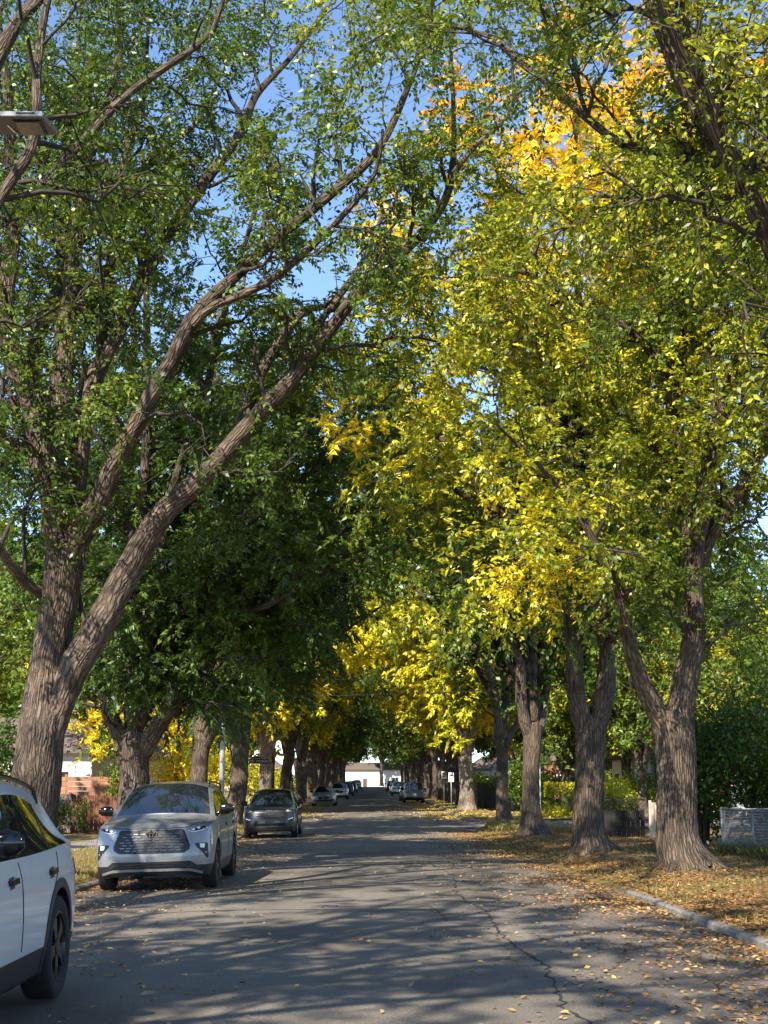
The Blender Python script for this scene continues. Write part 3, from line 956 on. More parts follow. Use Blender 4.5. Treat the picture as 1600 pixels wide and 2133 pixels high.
x2, y2 = RIGHT_TREES[1]
tr_pts = [gbase(x2, y2)] + [U(a, b, y2) for a, b in ((1226, 1710), (1229, 1620), (1231, 1550), (1231, 1512), (1231, 1490))]
limbs = [
    px_limb([(1224, 1535, 42), (1206, 1464, 38), (1192, 1408, 37), (1188, 1337, 34), (1185, 1267, 32), (1181, 1205, 29), (1180, 1080, 22), (1165, 920, 16), (1140, 740, 9)], 33.4, 33),
    px_limb([(1238, 1535, 42), (1259, 1455, 40), (1261, 1394, 36), (1259, 1337, 34), (1255, 1260, 32), (1268, 1190, 29), (1285, 1127, 28), (1318, 1070, 25), (1347, 1020, 22), (1380, 900, 17), (1400, 720, 10)], 33.4, 34.5),
    px_limb([(1283, 1135, 18), (1268, 1080, 17), (1250, 1020, 14), (1230, 900, 10)], 34, 33),
    px_limb([(1256, 1300, 26), (1300, 1230, 28), (1342, 1190, 27), (1394, 1118, 25), (1450, 1010, 20), (1500, 850, 12)], 33.6, 36),
    px_limb([(1254, 1330, 18), (1232, 1267, 19), (1200, 1215, 16), (1150, 1150, 13), (1080, 1080, 10), (990, 1020, 6)], 33.4, 31),
]
limbs += [arc_limb(U(a, b, y2), az, sp, h, 0.10, r_) for a, b, az, sp, h in ((1256, 1330, 1.2, 3.5, 12.5), (1190, 1250, -1.5, 2.5, 12), (1186, 1200, 2.9, 5.0, 5), (1186, 1200, -2.7, 4.6, 2.6), (1190, 1190, 2.5, 4.2, 9), (1262, 1200, 0.3, 4.5, 9.5), (1250, 1100, 0.0, 1.5, 11), (1290, 1150, -0.6, 3.0, 10.5), (1186, 1200, -2.2, 3, 10))]
make_tree('elm_tree', 'twin-stemmed elm with a sunlit patch at its fork, in front of the dark fence', tr_pts, [0.40, 0.345, 0.33, 0.34, 0.34, 0.27], limbs, 202,
          hue=(0.42, 0.10, 0.06), leaf=0.15, zmin=5.4, density=1.0, hue_up=0.42, hue_mid=8.5, n4=5, twig_leaves=16, twigs=False, tri=True, gold=[(U(730, 940, 31), 1.8, .22)], flare=.13, ridge=.028, seg=56, roots=5)

x3, y3 = RIGHT_TREES[2]
tr_pts = [gbase(x3, y3)] + [U(a, b, y3) for a, b in ((1106, 1680), (1107, 1600), (1109, 1545), (1111, 1510))]
limbs = [
    px_limb([(1105, 1535, 28), (1093, 1495, 26), (1087, 1431, 24), (1081, 1383, 20), (1053, 1333, 16), (1020, 1287, 13), (995, 1230, 9)], 48.3, 47),
    px_limb([(1112, 1530, 26), (1114, 1487, 22), (1112, 1403, 20), (1112, 1319, 17), (1095, 1248, 13), (1080, 1120, 8)], 48.3, 49),
    px_limb([(1116, 1530, 22), (1132, 1487, 20), (1147, 1403, 15), (1150, 1296, 11), (1160, 1150, 7)], 48.3, 50),
    px_limb([(1082, 1390, 13), (1075, 1330, 12), (1060, 1250, 9), (1040, 1150, 6)], 48, 48),
]
limbs += [arc_limb(U(1110, 1500, y3), az, sp, h, 0.13, r_) for az, sp, h in ((2.9, 5.6, 9), (-1.5, 3.5, 13), (0.3, 4.5, 13), (3.3, 6.0, 8), (2.6, 6.0, 13), (3.0, 5.0, 5), (-2.3, 5, 11), (1.5, 3, 15))]
make_tree('elm_tree', 'slim dark elm with many upright stems, swept roots on a grassy mound', tr_pts, [0.42, 0.30, 0.28, 0.31, 0.31], limbs, 203,
          hue=(0.26, 0.12, 0.07), leaf=0.18, zmin=5.4, density=0.9, n3=8, n4=4, twig_leaves=18, twigs=False, flare=0.22, hue_up=0.3, hue_mid=9, tri=True, roots=5, thin=arch_only)
x4, y4 = RIGHT_TREES[3]
tr_pts = [gbase(x4, y4)] + [U(a, b, y4) for a, b in ((1046, 1670), (1046, 1600), (1048, 1555))]
limbs = [
    px_limb([(1046, 1570, 20), (1037, 1528, 18), (1032, 1459, 16), (1018, 1389, 13), (1008, 1341, 11), (985, 1288, 7)], 60.3, 59),
    px_limb([(1050, 1570, 15), (1062, 1537, 14), (1078, 1502, 12), (1094, 1468, 10), (1120, 1380, 7), (1140, 1280, 5)], 60.3, 61.5),
    px_limb([(1010, 1345, 8), (1015, 1300, 8), (1020, 1230, 6), (1015, 1140, 4)], 59.6, 60),
]
limbs += [arc_limb(U(1046, 1540, y4), az, sp, h, 0.10, r_) for az, sp, h in ((1.2, 3.0, 11), (0.1, 4.0, 9), (3.0, 5.0, 9), (-2.4, 4.0, 10), (2.4, 4.5, 11))]
make_tree('elm_tree', 'thinner elm forked in a wide Y at the corner of the cross street', tr_pts, [0.34, 0.27, 0.25, 0.24], limbs, 204,
          hue=(0.30, 0.12, 0.08), leaf=0.17, zmin=5.4, density=0.7, n3=7, n4=4, twig_leaves=14, twigs=False, flare=0.12, tri=True, hue_up=.2, thin=arch_only)

# ---- trees whose trunks stand just outside the picture and whose limbs reach into it
tr_pts = [gbase(5.6, 16.2), np.array([5.65, 16.2, 1.5]), np.array([5.7, 16.25, 3.2])]
c0 = np.array([5.7, 16.25, 3.0])


def via(rows, Y0, Y1, start, r0):
    p, r = px_limb(rows, Y0, Y1)
    return [np.array(start)] + p, [r0] + r


limbs = [
    via([(1680, 720, 52), (1620, 560, 48), (1560, 400, 46), (1500, 295, 43), (1455, 205, 40), (1400, 100, 36), (1345, -10, 32), (1300, -130, 26), (1240, -300, 16)], 16.2, 15.4, c0, 0.22),
    via([(1720, 560, 34), (1640, 400, 34), (1590, 330, 28), (1540, 370, 16), (1500, 400, 9)], 16.4, 17.2, c0, 0.18),
    px_limb([(1545, 380, 24), (1480, 345, 22), (1400, 330, 20), (1300, 300, 18), (1250, 262, 17), (1170, 190, 15), (1080, 130, 13), (1000, 70, 10), (880, 50, 6)], 16.0, 17.6),
    px_limb([(1560, 400, 20), (1575, 300, 18), (1590, 200, 16), (1600, 60, 12)], 15.9, 16.8),
    px_limb([(1300, 302, 11), (1230, 240, 10), (1190, 130, 8), (1140, 0, 6)], 16.6, 17.5),
]
limbs += [arc_limb(c0, az, sp, h, 0.15, r_) for az, sp, h in ((-0.4, 5, 9), (0.8, 5, 8), (-1.4, 4.5, 9.5), (-2.4, 5.0, 9.0))]
make_tree('elm_tree', 'overhanging elm whose thick dark bough slants across the golden leaves', tr_pts, [0.5, 0.42, 0.42], limbs, 205,
          hue=(0.37, 0.09, 0.06), leaf=0.092, zmin=5.6, density=0.8, hue_up=0.05, n4=6, twig_leaves=11)
tr_pts = [gbase(-6.1, 15.8), np.array([-6.1, 15.8, 1.5]), np.array([-6.05, 15.8, 3.4])]
c0 = np.array([-6.05, 15.8, 3.2])
limbs = [arc_limb(c0, az, sp, h, 0.17, r_) for az, sp, h in ((2.6, 5, 9), (1.5, 4.2, 10), (-1.2, 4.5, 10), (3.6, 5, 8), (0.9, 3.4, 11.5))]
limbs += [via([(-60, 520, 26), (60, 300, 22), (90, 150, 18), (100, 0, 14), (110, -150, 8)], 15.8, 16.6, c0, 0.2)]
make_tree('elm_tree', 'green elm beside the street lamp head, thin upright twigs against the sky', tr_pts, [0.48, 0.40, 0.40], limbs, 105,
          hue=(0.22, 0.10, 0.07), leaf=0.088, zmin=6.8, density=0.5, n4=5, twig_leaves=9)

# ---- shared-shape elms for the rows further on
def row_tree(name, label, seed, hue, h=14.5, spread=6.0, leaf=0.21, zmin=3.6, nl=9, bark='bark', n3=7, n4=4, density=0.85, tr=0.36, fork=3.2, category='tree', twig_leaves=9):
    rg = np.random.default_rng(seed)
    pts = [np.array([0, 0, -0.08]), np.array([rg.normal(0, .06), rg.normal(0, .06), fork * .5]), np.array([rg.normal(0, .12), rg.normal(0, .12), fork + .3])]
    c = np.array([0, 0, fork])
    lb = [arc_limb(c, 2 * math.pi * k / nl + rg.uniform(-.25, .25), spread * rg.uniform(.7, 1.05), h * rg.uniform(.6, 1.0), tr * 0.42, rg) for k in range(nl)]
    lb += [arc_limb(c, rg.uniform(0, 6.28), 1.2, h * 1.05, tr * .45, rg)]
    return make_tree(name, label, pts, [tr * 1.15, tr, tr * 1.02], lb, seed, hue=hue, leaf=leaf, zmin=zmin, density=density, n3=n3, n4=n4, twig_leaves=twig_leaves, twigs=False, bark=bark, seg=18, category=category, tri=True, flare=.14)


def place(proto, used, x, Y, rz, s, label, group, hue=0.0, cat=None):
    """put the prototype itself down the first time, copies with their parts after that"""
    o = proto if not used.get(proto.name) else copy_tree(proto)
    used[proto.name] = True
    o.location = (x, Y, float(verge_z(x, Y)) if abs(Y - 67) > 5 else float(prof(Y)))
    o.rotation_euler = (0, 0, rz)
    o.scale = (s, s, s)
    tag(o, label, cat, group)
    if 'group' in o and not group:
        del o['group']
    for ch in o.children:
        if ch.name.startswith('crown'):
            ch.color = (hue, 0, 0, 1)
    return o


USED = {}
pA = row_tree('elm_tree', 'x', 301, (0.12, 0.09, 0.06), spread=6.8, leaf=.27, nl=11)
pB = row_tree('elm_tree', 'x', 302, (0.16, 0.10, 0.07), h=15.5, spread=7.0, leaf=.27, nl=11)
pY = row_tree('elm_tree', 'x', 303, (0.56, 0.06, 0.05), h=11.5, spread=5.6, zmin=1.8, fork=2.3, leaf=0.23, n3=8, bark='bark_pale', n4=5, twig_leaves=15, density=1.0)
FAR_LABEL = 'elm in the long row past the cross street, on the side of the %s'
place(pY, USED, 5.4, 83, 0.4, 1.12, 'bright yellow elm with a sunlit pale trunk past the cross street', None, 0.0)
place(pY, USED, 6.0, 94, 2.1, 1.15, 'second yellow elm, behind the pale-trunked yellow elm and the sign posts', None, -0.03)
place(pY, USED, -6.3, 84, 4.0, 1.05, 'yellow elm past the cross street, seen behind the avenue name sign', None, 0.02)
k = 0
for y in list(range(92, 330, 10)):
    for sx in (-6.4, 6.3):
        if sx > 0 and y < 100:
            continue
        yy = y + (3.0 if sx > 0 else 0) + random.uniform(-1.5, 1.5)
        hue = random.choice([0, 0, 0.05, 0.12, 0.02, 0.3 if random.random() < .35 else 0.0])
        if y < 150 and random.random() < .6:
            hue = random.uniform(.22, .42)
        place((pA, pB)[k % 2], USED, sx + random.uniform(-.3, .3), yy, random.uniform(0, 6.28), random.uniform(.92, 1.1), FAR_LABEL % ('parked tailgates' if sx > 0 else 'grey-green sedan'), 'street elms past the cross street', hue)
        k += 1
# same rows behind the camera: they shade the asphalt in front of it
pS = row_tree('elm_tree', 'x', 306, (0.16, 0.10, 0.07), leaf=.19, n3=6, n4=5, density=.6, twig_leaves=10)
for x, y, s in ((-6.6, 3.0, .85), (-6.4, -9, .85), (6.1, 5.0, .9)):
    place(pS, USED, x, y, random.uniform(0, 6.28), s, 'street elm standing nearer than the white car, mostly out of view', 'elms shading the near asphalt', 0.05)
    k += 1
# yard trees behind the fences, both sides of the cross street
pD = row_tree('yard_tree', 'x', 304, (0.30, 0.12, 0.08), h=7.0, spread=4.2, fork=2.0, zmin=1.2, leaf=0.22, n3=7, n4=4, tr=.22)
def U_xy0(px, Y):
    return float(U(px, HORIZON, Y)[0])


yard = [(-15.5, 44, .95, -0.08, 'leafy green yard tree rising behind the sidewalk, beyond the huge forked elm'),
        (-13.5, 78, 1.0, 0.34, 'yellow yard tree across the cross street, behind the dark straight elm'),
        (-20, 60, 1.1, -0.05, 'green yard tree rising behind the salmon fence'),
        (-25, 92, 1.2, 0.1, 'tall yard tree standing behind the sided house'),
        (-11.5, 97, 0.9, 0.30, 'golden yard tree by the pale picket fence'),
        (14.5, 53, .7, -0.12, 'dark green yard tree behind the lilac thicket'),
        (10.5, 79, 0.85, -0.02, 'yard tree with a leaning trunk over the clipped yellow hedge'),
        (15.0, 92, 1.05, 0.28, 'yellow yard tree beside the white stucco house'),
        (U_xy0(1306, 78), 78, 1.15, 0.22, 'slim yard tree with a sunlit trunk in front of the white stucco bungalow'),
        (U_xy0(1340, 74.5), 74.5, 1.1, -0.05, 'slim dark yard tree next to the sunlit slim trunk'),
        (21, 57, 1.1, 0.25, 'yellow yard tree rising above the lilac thicket'),
        (10.5, 104, 1.0, 0.0, 'green yard tree behind the dark board fence past the cross street')]
for x, y, s, hu, lb in yard:
    place(pD, USED, x, y, random.uniform(0, 6.28), s, lb, None, hu)
# far woodland that closes the street and the gaps between the houses
for x, y, s in [(-16 + 6 * i, 345 + 7 * (i % 3), 1.0 + .1 * (i % 2)) for i in range(7)] + \
               [(sx * (24 + 9 * (i % 3)), 110 + 14 * i, 1.2) for i in range(14) for sx in (-1, 1)]:
    place((pA, pB)[k % 2], USED, x, y, random.uniform(0, 6.28), s * 1.05, 'distant elm closing the view behind the house plots', 'distant background elms', random.choice([0, .1, .3, .15]))
    k += 1

# ------------------------------------------------------------------ vehicles
def mat_paint(name, col, metal=0.0, rough=0.35, flake=0.06):
    m, n, l, b = new_mat(name)
    b.inputs['Metallic'].default_value = metal
    b.inputs['Roughness'].default_value = rough
    b.inputs['Coat Weight'].default_value = 0.7
    b.inputs['Coat Roughness'].default_value = 0.04
    tc = n.new('ShaderNodeTexCoord')
    nz = n.new('ShaderNodeTexNoise'); nz.inputs['Scale'].default_value = 2.5; nz.inputs['Detail'].default_value = 7
    l.new(tc.outputs['Object'], nz.inputs['Vector'])
    sp = n.new('ShaderNodeSeparateXYZ'); l.new(tc.outputs['Object'], sp.inputs[0])
    # road film: dust that thickens towards the sills
    mr = n.new('ShaderNodeMapRange'); mr.inputs['From Min'].default_value = 0.75; mr.inputs['From Max'].default_value = 0.2
    mr.inputs['To Min'].default_value = 0.0; mr.inputs['To Max'].default_value = 0.35
    l.new(sp.outputs['Z'], mr.inputs['Value'])
    mu = n.new('ShaderNodeMath'); mu.operation = 'MULTIPLY'
    l.new(mr.outputs[0], mu.inputs[0]); l.new(nz.outputs['Fac'], mu.inputs[1])
    r = ramp(n, [(0.2, tuple(c * (1 - flake) for c in col)), (0.8, tuple(min(1, c * (1 + flake)) for c in col))])
    l.new(nz.outputs['Fac'], r.inputs['Fac'])
    mx = n.new('ShaderNodeMix'); mx.data_type = 'RGBA'
    mx.inputs[7].default_value = (0.20, 0.18, 0.155, 1)
    l.new(mu.outputs[0], mx.inputs[0]); l.new(r.outputs['Color'], mx.inputs[6])
    l.new(mx.outputs[2], b.inputs['Base Color'])
    rr = n.new('ShaderNodeMapRange'); rr.inputs['To Min'].default_value = rough; rr.inputs['To Max'].default_value = rough + 0.25
    l.new(mu.outputs[0], rr.inputs['Value']); l.new(rr.outputs[0], b.inputs['Roughness'])
    return m


M['paint_silver'] = mat_paint('silver_paint', (0.27, 0.272, 0.278), 0.4, 0.36)
M['paint_white'] = mat_paint('white_paint', (0.60, 0.605, 0.61), 0.0, 0.35)
M['paint_graphite'] = mat_paint('graphite_paint', (0.016, 0.020, 0.026), 0.1, 0.34)
M['paint_greygreen'] = mat_paint('grey_green_paint', (0.30, 0.34, 0.34), 0.5, 0.36)
M['paint_black'] = mat_paint('black_paint', (0.02, 0.021, 0.024), 0.2, 0.3)
M['paint_red'] = mat_paint('dark_red_paint', (0.12, 0.02, 0.02), 0.3, 0.32)
M['glass'] = plain('tinted_glass', (0.012, 0.014, 0.016), 0.03, noise=0.05, spec=0.9)
M['glass'].node_tree.nodes['Principled BSDF'].inputs['IOR'].default_value = 2.0
M['cladding'] = plain('black_plastic', (0.013, 0.013, 0.0135), 0.5, noise=0.2, scale=30)
M['gloss_black'] = plain('gloss_black', (0.008, 0.008, 0.009), 0.12, noise=0.1)
M['tyre'] = plain('tyre_rubber', (0.014, 0.0135, 0.013), 0.9, noise=0.3, scale=20, bump=0.2)
M['rim_dark'] = plain('dark_alloy', (0.045, 0.046, 0.05), 0.32, 0.8, noise=0.1)
M['rim_silver'] = plain('silver_alloy', (0.45, 0.45, 0.46), 0.3, 0.9, noise=0.1)
M['chrome'] = plain('chrome', (0.75, 0.76, 0.78), 0.10, 1.0, noise=0.02)
M['dark_chrome'] = plain('dark_chrome', (0.15, 0.153, 0.16), 0.25, 1.0, noise=0.04)
M['lamp'] = plain('headlamp_lens', (0.30, 0.32, 0.34), 0.06, 0.3, noise=0.4, scale=22, coat=1.0)
M['lamp_led'] = plain('headlamp_led', (0.85, 0.87, 0.90), 0.1, 0.0, noise=0.05, coat=1.0)
M['tail'] = plain('tail_lamp_red', (0.30, 0.010, 0.010), 0.08, noise=0.2, scale=25, coat=1.0)
M['amber'] = plain('amber_lens', (0.6, 0.22, 0.02), 0.1, noise=0.1, coat=1.0)
M['plate'] = plain('number_plate', (0.75, 0.75, 0.73), 0.4, noise=0.03)


def car_body(sp):
    """half-section cage of a car, front at y=0, mirrored, smoothed; returns a bmesh with material_index tags
    0 paint, 1 windscreen, 2 side glass, 3 rear glass, 4 cladding, 5 arch lining"""
    L, W, H, gc = sp['L'], sp['W'] / 2, sp['H'], sp['gc']
    zb, zhf, zhr = sp['belt'], sp['hood_front'], sp['hood_rear']
    xr = sp['roof_half']
    yc, yr, yrr = sp['cowl'], sp['roof_front'], sp['roof_rear']

    def sec(y, w, top, belt=None, sill=gc, bulge=1.0):
        bz = zb if belt is None else belt
        pts = [(w * 0.84 * k / 5, y, sill + 0.03) for k in range(5)]
        pts += [(w * 0.925, y, sill), (w * 0.985, y, sill + 0.20), (w * bulge, y, 0.52 * bz + 0.10), (w * 0.988, y, bz - 0.13), (w * 0.945, y, bz)]
        return pts + top

    def hood_top(y, w, z, camber=0.045):
        return [(w * 0.90, y, z - 0.010), (w * 0.80, y, z + 0.008), (w * 0.56, y, z + camber * .62), (w * 0.28, y, z + camber * .9), (0, y, z + camber)]

    def roof_top(y, xe, z, camber=0.05, dp=0.10, dy=0.0):
        return [(xe + 0.055, y, z - dp), (xe - 0.015, y + dy * .1, z - 0.035), (xe * 0.70, y + dy * .5, z + camber * .45), (xe * 0.36, y + dy * .85, z + camber * .85), (0, y + dy, z + camber)]

    def lerp(a, b, t):
        return [tuple(p + (q - p) * t for p, q in zip(u, v)) for u, v in zip(a, b)]
    S = []
    ax0, ax1 = sp['axle_f'], sp['axle_r']
    fw = 0.90
    # front face ring, bowed and raked
    ring = sec(0, W * fw, hood_top(0, W * fw, zhf - 0.03, 0.03), belt=zhf - 0.05)

    def bowf(p):
        x, y, z = p
        u = abs(x) / W
        rake = sp['rake'] * max(0, (z - 0.62)) ** 1.2 + 0.16 * max(0, 0.50 - z)
        return (x, y + 0.13 * u ** 2 + 0.16 * u ** 6 + rake, z)
    S.append([bowf(p) for p in ring])
    S.append(sec(0.30, W * 0.965, hood_top(0.30, W * 0.965, zhf + 0.035), belt=zhf + 0.00))
    S.append(sec(ax0 - 0.28, W, hood_top(ax0 - 0.28, W, zhf + 0.5 * (zhr - zhf)), belt=zhf + .35 * (zb - zhf), bulge=1.01))
    S.append(sec(ax0 + 0.25, W, hood_top(ax0 + .25, W, zhf + 0.85 * (zhr - zhf)), belt=zhf + .85 * (zb - zhf), bulge=1.01))
    # cowl: the windscreen's foot, its middle further forward
    cow = sec(yc, W, [(W * 0.90, yc, zhr + 0.0), (W * 0.82, yc - 0.04, zhr + 0.02), (W * .58, yc - .12, zhr + .05), (W * .29, yc - .17, zhr + .06), (0, yc - .19, zhr + .065)])
    S.append(cow)
    rf = sec(yr, W, roof_top(yr, xr, H - 0.05, dy=-0.10))
    S.append(lerp(cow, rf, 0.5))
    S[-1] = [(x, y, z + (0.03 if i >= 11 else 0)) for i, (x, y, z) in enumerate(S[-1])]
    S.append(rf)
    ym = (yr + yrr) / 2
    S.append(sec(yr + 0.36 * (yrr - yr), W, roof_top(yr + 0.36 * (yrr - yr), xr + .01, H)))
    S.append(sec(yr + 0.70 * (yrr - yr), W, roof_top(yr + 0.70 * (yrr - yr), xr, H - sp['drop'] * .35, dp=0.10 + sp['taper'] * .25), belt=zb + 0.02))
    S.append(sec(yrr, W * 0.985, roof_top(yrr, xr - .03, H - sp['drop'], dp=0.10 + sp['taper'], dy=0.05), belt=zb + 0.05, bulge=1.0))
    # rear glass down to the tailgate
    yg = sp['glass_foot']
    zg = zb + 0.02
    S.append(sec(yg, W * 0.95, [(W * .885, yg, zg + 0.03), (W * .80, yg + .02, zg + 0.05), (W * .56, yg + .07, zg + 0.06), (W * .28, yg + .09, zg + .065), (0, yg + .10, zg + .065)], belt=zb - .02))
    rr = sec(L, W * 0.88, hood_top(L, W * 0.88, zb - 0.04, 0.02), belt=zb - 0.10, sill=gc + 0.06)

    def bowr(p):
        x, y, z = p
        u = abs(x) / W
        return (x, y - 0.10 * u ** 2 - 0.12 * u ** 6 - 0.12 * max(0, z - .75) - 0.22 * max(0, 0.48 - z), z)
    S.append([bowr(p) for p in rr])
    n = len(S[0])
    bm = bmesh.new()
    cr = bm.edges.layers.float.new('crease_edge')
    Vt = {}

    def vert(i, j, s):
        if j in (0, n - 1):
            s = 1
        k = (i, j, s)
        if k not in Vt:
            x, y, z = S[i][j]
            Vt[k] = bm.verts.new((x * s, y, z))
        return Vt[k]
    ns = len(S)
    for s in (1, -1):
        for i in range(ns - 1):
            for j in range(n - 1):
                q = [vert(i, j, s), vert(i + 1, j, s), vert(i + 1, j + 1, s), vert(i, j + 1, s)]
                f = bm.faces.new(q if s < 0 else q[::-1])
                mi = 0
                if j >= 11 and i in (4, 5): mi = 1
                elif j == 9 and 4 <= i <= 8: mi = 2
                elif j >= 11 and i == 9: mi = 3
                elif j <= 5: mi = 4
                f.material_index = mi
        # front and rear caps
        for (i, fl) in ((0, 1), (ns - 1, -1)):
            col_b = [vert(i, k, s) for k in range(6)]
            col_t = [vert(i, n - 1 - k, s) for k in range(6)]
            rows = [col_b]
            for r in range(1, 4):
                edge = vert(i, 5 + r, s)
                row = []
                for k in range(5):
                    key = ('cap', i, r, k, s if k else 1)
                    if key not in Vt:
                        u = k / 5
                        ze = edge.co.z
                        p = (abs(edge.co.x) * u, 0 if i == 0 else L, ze)
                        p = bowf(p) if i == 0 else bowr(p)
                        Vt[key] = bm.verts.new((p[0] * s, p[1], p[2]))
                    row.append(Vt[key])
                rows.append(row + [edge])
            rows.append(col_t)
            for r in range(4):
                for k in range(5):
                    q = [rows[r][k], rows[r][k + 1], rows[r + 1][k + 1], rows[r + 1][k]]
                    f = bm.faces.new(q if s * fl > 0 else q[::-1])
                    f.material_index = 4 if r == 0 else 0
    bm.edges.ensure_lookup_table()

    def crease(pairs, v):
        for a, b in pairs:
            for s in (1, -1):
                e = bm.edges.get((vert(*a, s), vert(*b, s)))
                if e: e[cr] = v
    for j, v, rng_ in ((5, .6, range(ns - 1)), (6, .25, range(1, ns - 2)), (9, .75, range(0, 10)), (10, .85, range(4, 10)), (11, .85, range(4, 10)), (8, .3, range(1, 10)), (10, .45, range(0, 4)), (11, .35, range(0, 4))):
        crease([((i, j), (i + 1, j)) for i in rng_], v)
    for i, v in ((4, .85), (6, .7), (9, .75), (10, .8)):
        crease([((i, j), (i, j + 1)) for j in range(9, n - 1)], v)
    crease([((0, j), (0, j + 1)) for j in range(9, n - 1)], .35)
    crease([((9, 9), (9, 10))], .9)
    bmesh.ops.recalc_face_normals(bm, faces=list(bm.faces))
    return bm


def evaluated(obj):
    dg = bpy.context.evaluated_depsgraph_get()
    return bpy.data.meshes.new_from_object(obj.evaluated_get(dg))


def lathe(profile, seg, axis='x'):
    """profile (r, a) spun about the x axis"""
    mb = MB()
    n = len(profile)
    for k in range(seg):
        th = 2 * math.pi * k / seg
        for r, a in profile:
            mb.v.append((a, r * math.cos(th), r * math.sin(th)))
    for k in range(seg):
        k2 = (k + 1) % seg
        for i in range(n - 1):
            mb.f.append((k * n + i, k2 * n + i, k2 * n + i + 1, k * n + i + 1))
    return mb


WHEEL_CACHE = {}


def wheel_meshes(R, rim, width):
    key = (R, rim.name, width)
    if key in WHEEL_CACHE:
        return WHEEL_CACHE[key]
    rr = R * 0.69
    w = width
    ty = lathe([(rr - .01, -w * .42), (rr + .01, -w * .48), (R - 0.035, -w * .5), (R - .008, -w * .42), (R, -w * .30), (R, w * .30), (R - .008, w * .42), (R - 0.035, w * .5), (rr + .01, w * .48), (rr - .01, w * .42)], 40)
    # outside is +x
    rm = lathe([(rr, w * .44), (rr - .018, w * .45), (rr - .03, w * .36), (rr - .045, -w * .1), (0.0, -w * .12)], 40)
    for k in range(5):
        th0 = 2 * math.pi * k / 5
        for dth in (-0.17, 0.17):
            pts = []
            for t, hw, dx in ((0.05, .034, .40), (0.55, .026, .42), (1.0, .030, .40)):
                rad = 0.05 + t * (rr - .075)
                th = th0 + dth * (0.35 + 0.65 * t)
                c, s_ = math.cos(th), math.sin(th)
                for sg in (-1, 1):
                    for dep in (0, -.045):
                        pts.append((w * dx + dep, rad * c - sg * hw * s_, rad * s_ + sg * hw * c))
            b = len(rm.v)
            rm.v += pts
            for q in range(2):
                o = b + q * 4
                rm.f += [(o, o + 2, o + 6, o + 4), (o, o + 4, o + 5, o + 1), (o + 2, o + 3, o + 7, o + 6)]
    hub = lathe([(0.0, w * .44), (0.055, w * .43), (.065, w * .30)], 14)
    b = len(rm.v)
    rm.v += hub.v; rm.f += [tuple(b + i for i in f) for f in hub.f]
    tm, rmm = ty.mesh('wheel', True), rm.mesh('rim', False)
    tm.materials.append(M['tyre']); rmm.materials.append(rim)
    WHEEL_CACHE[key] = (tm, rmm)
    return tm, rmm


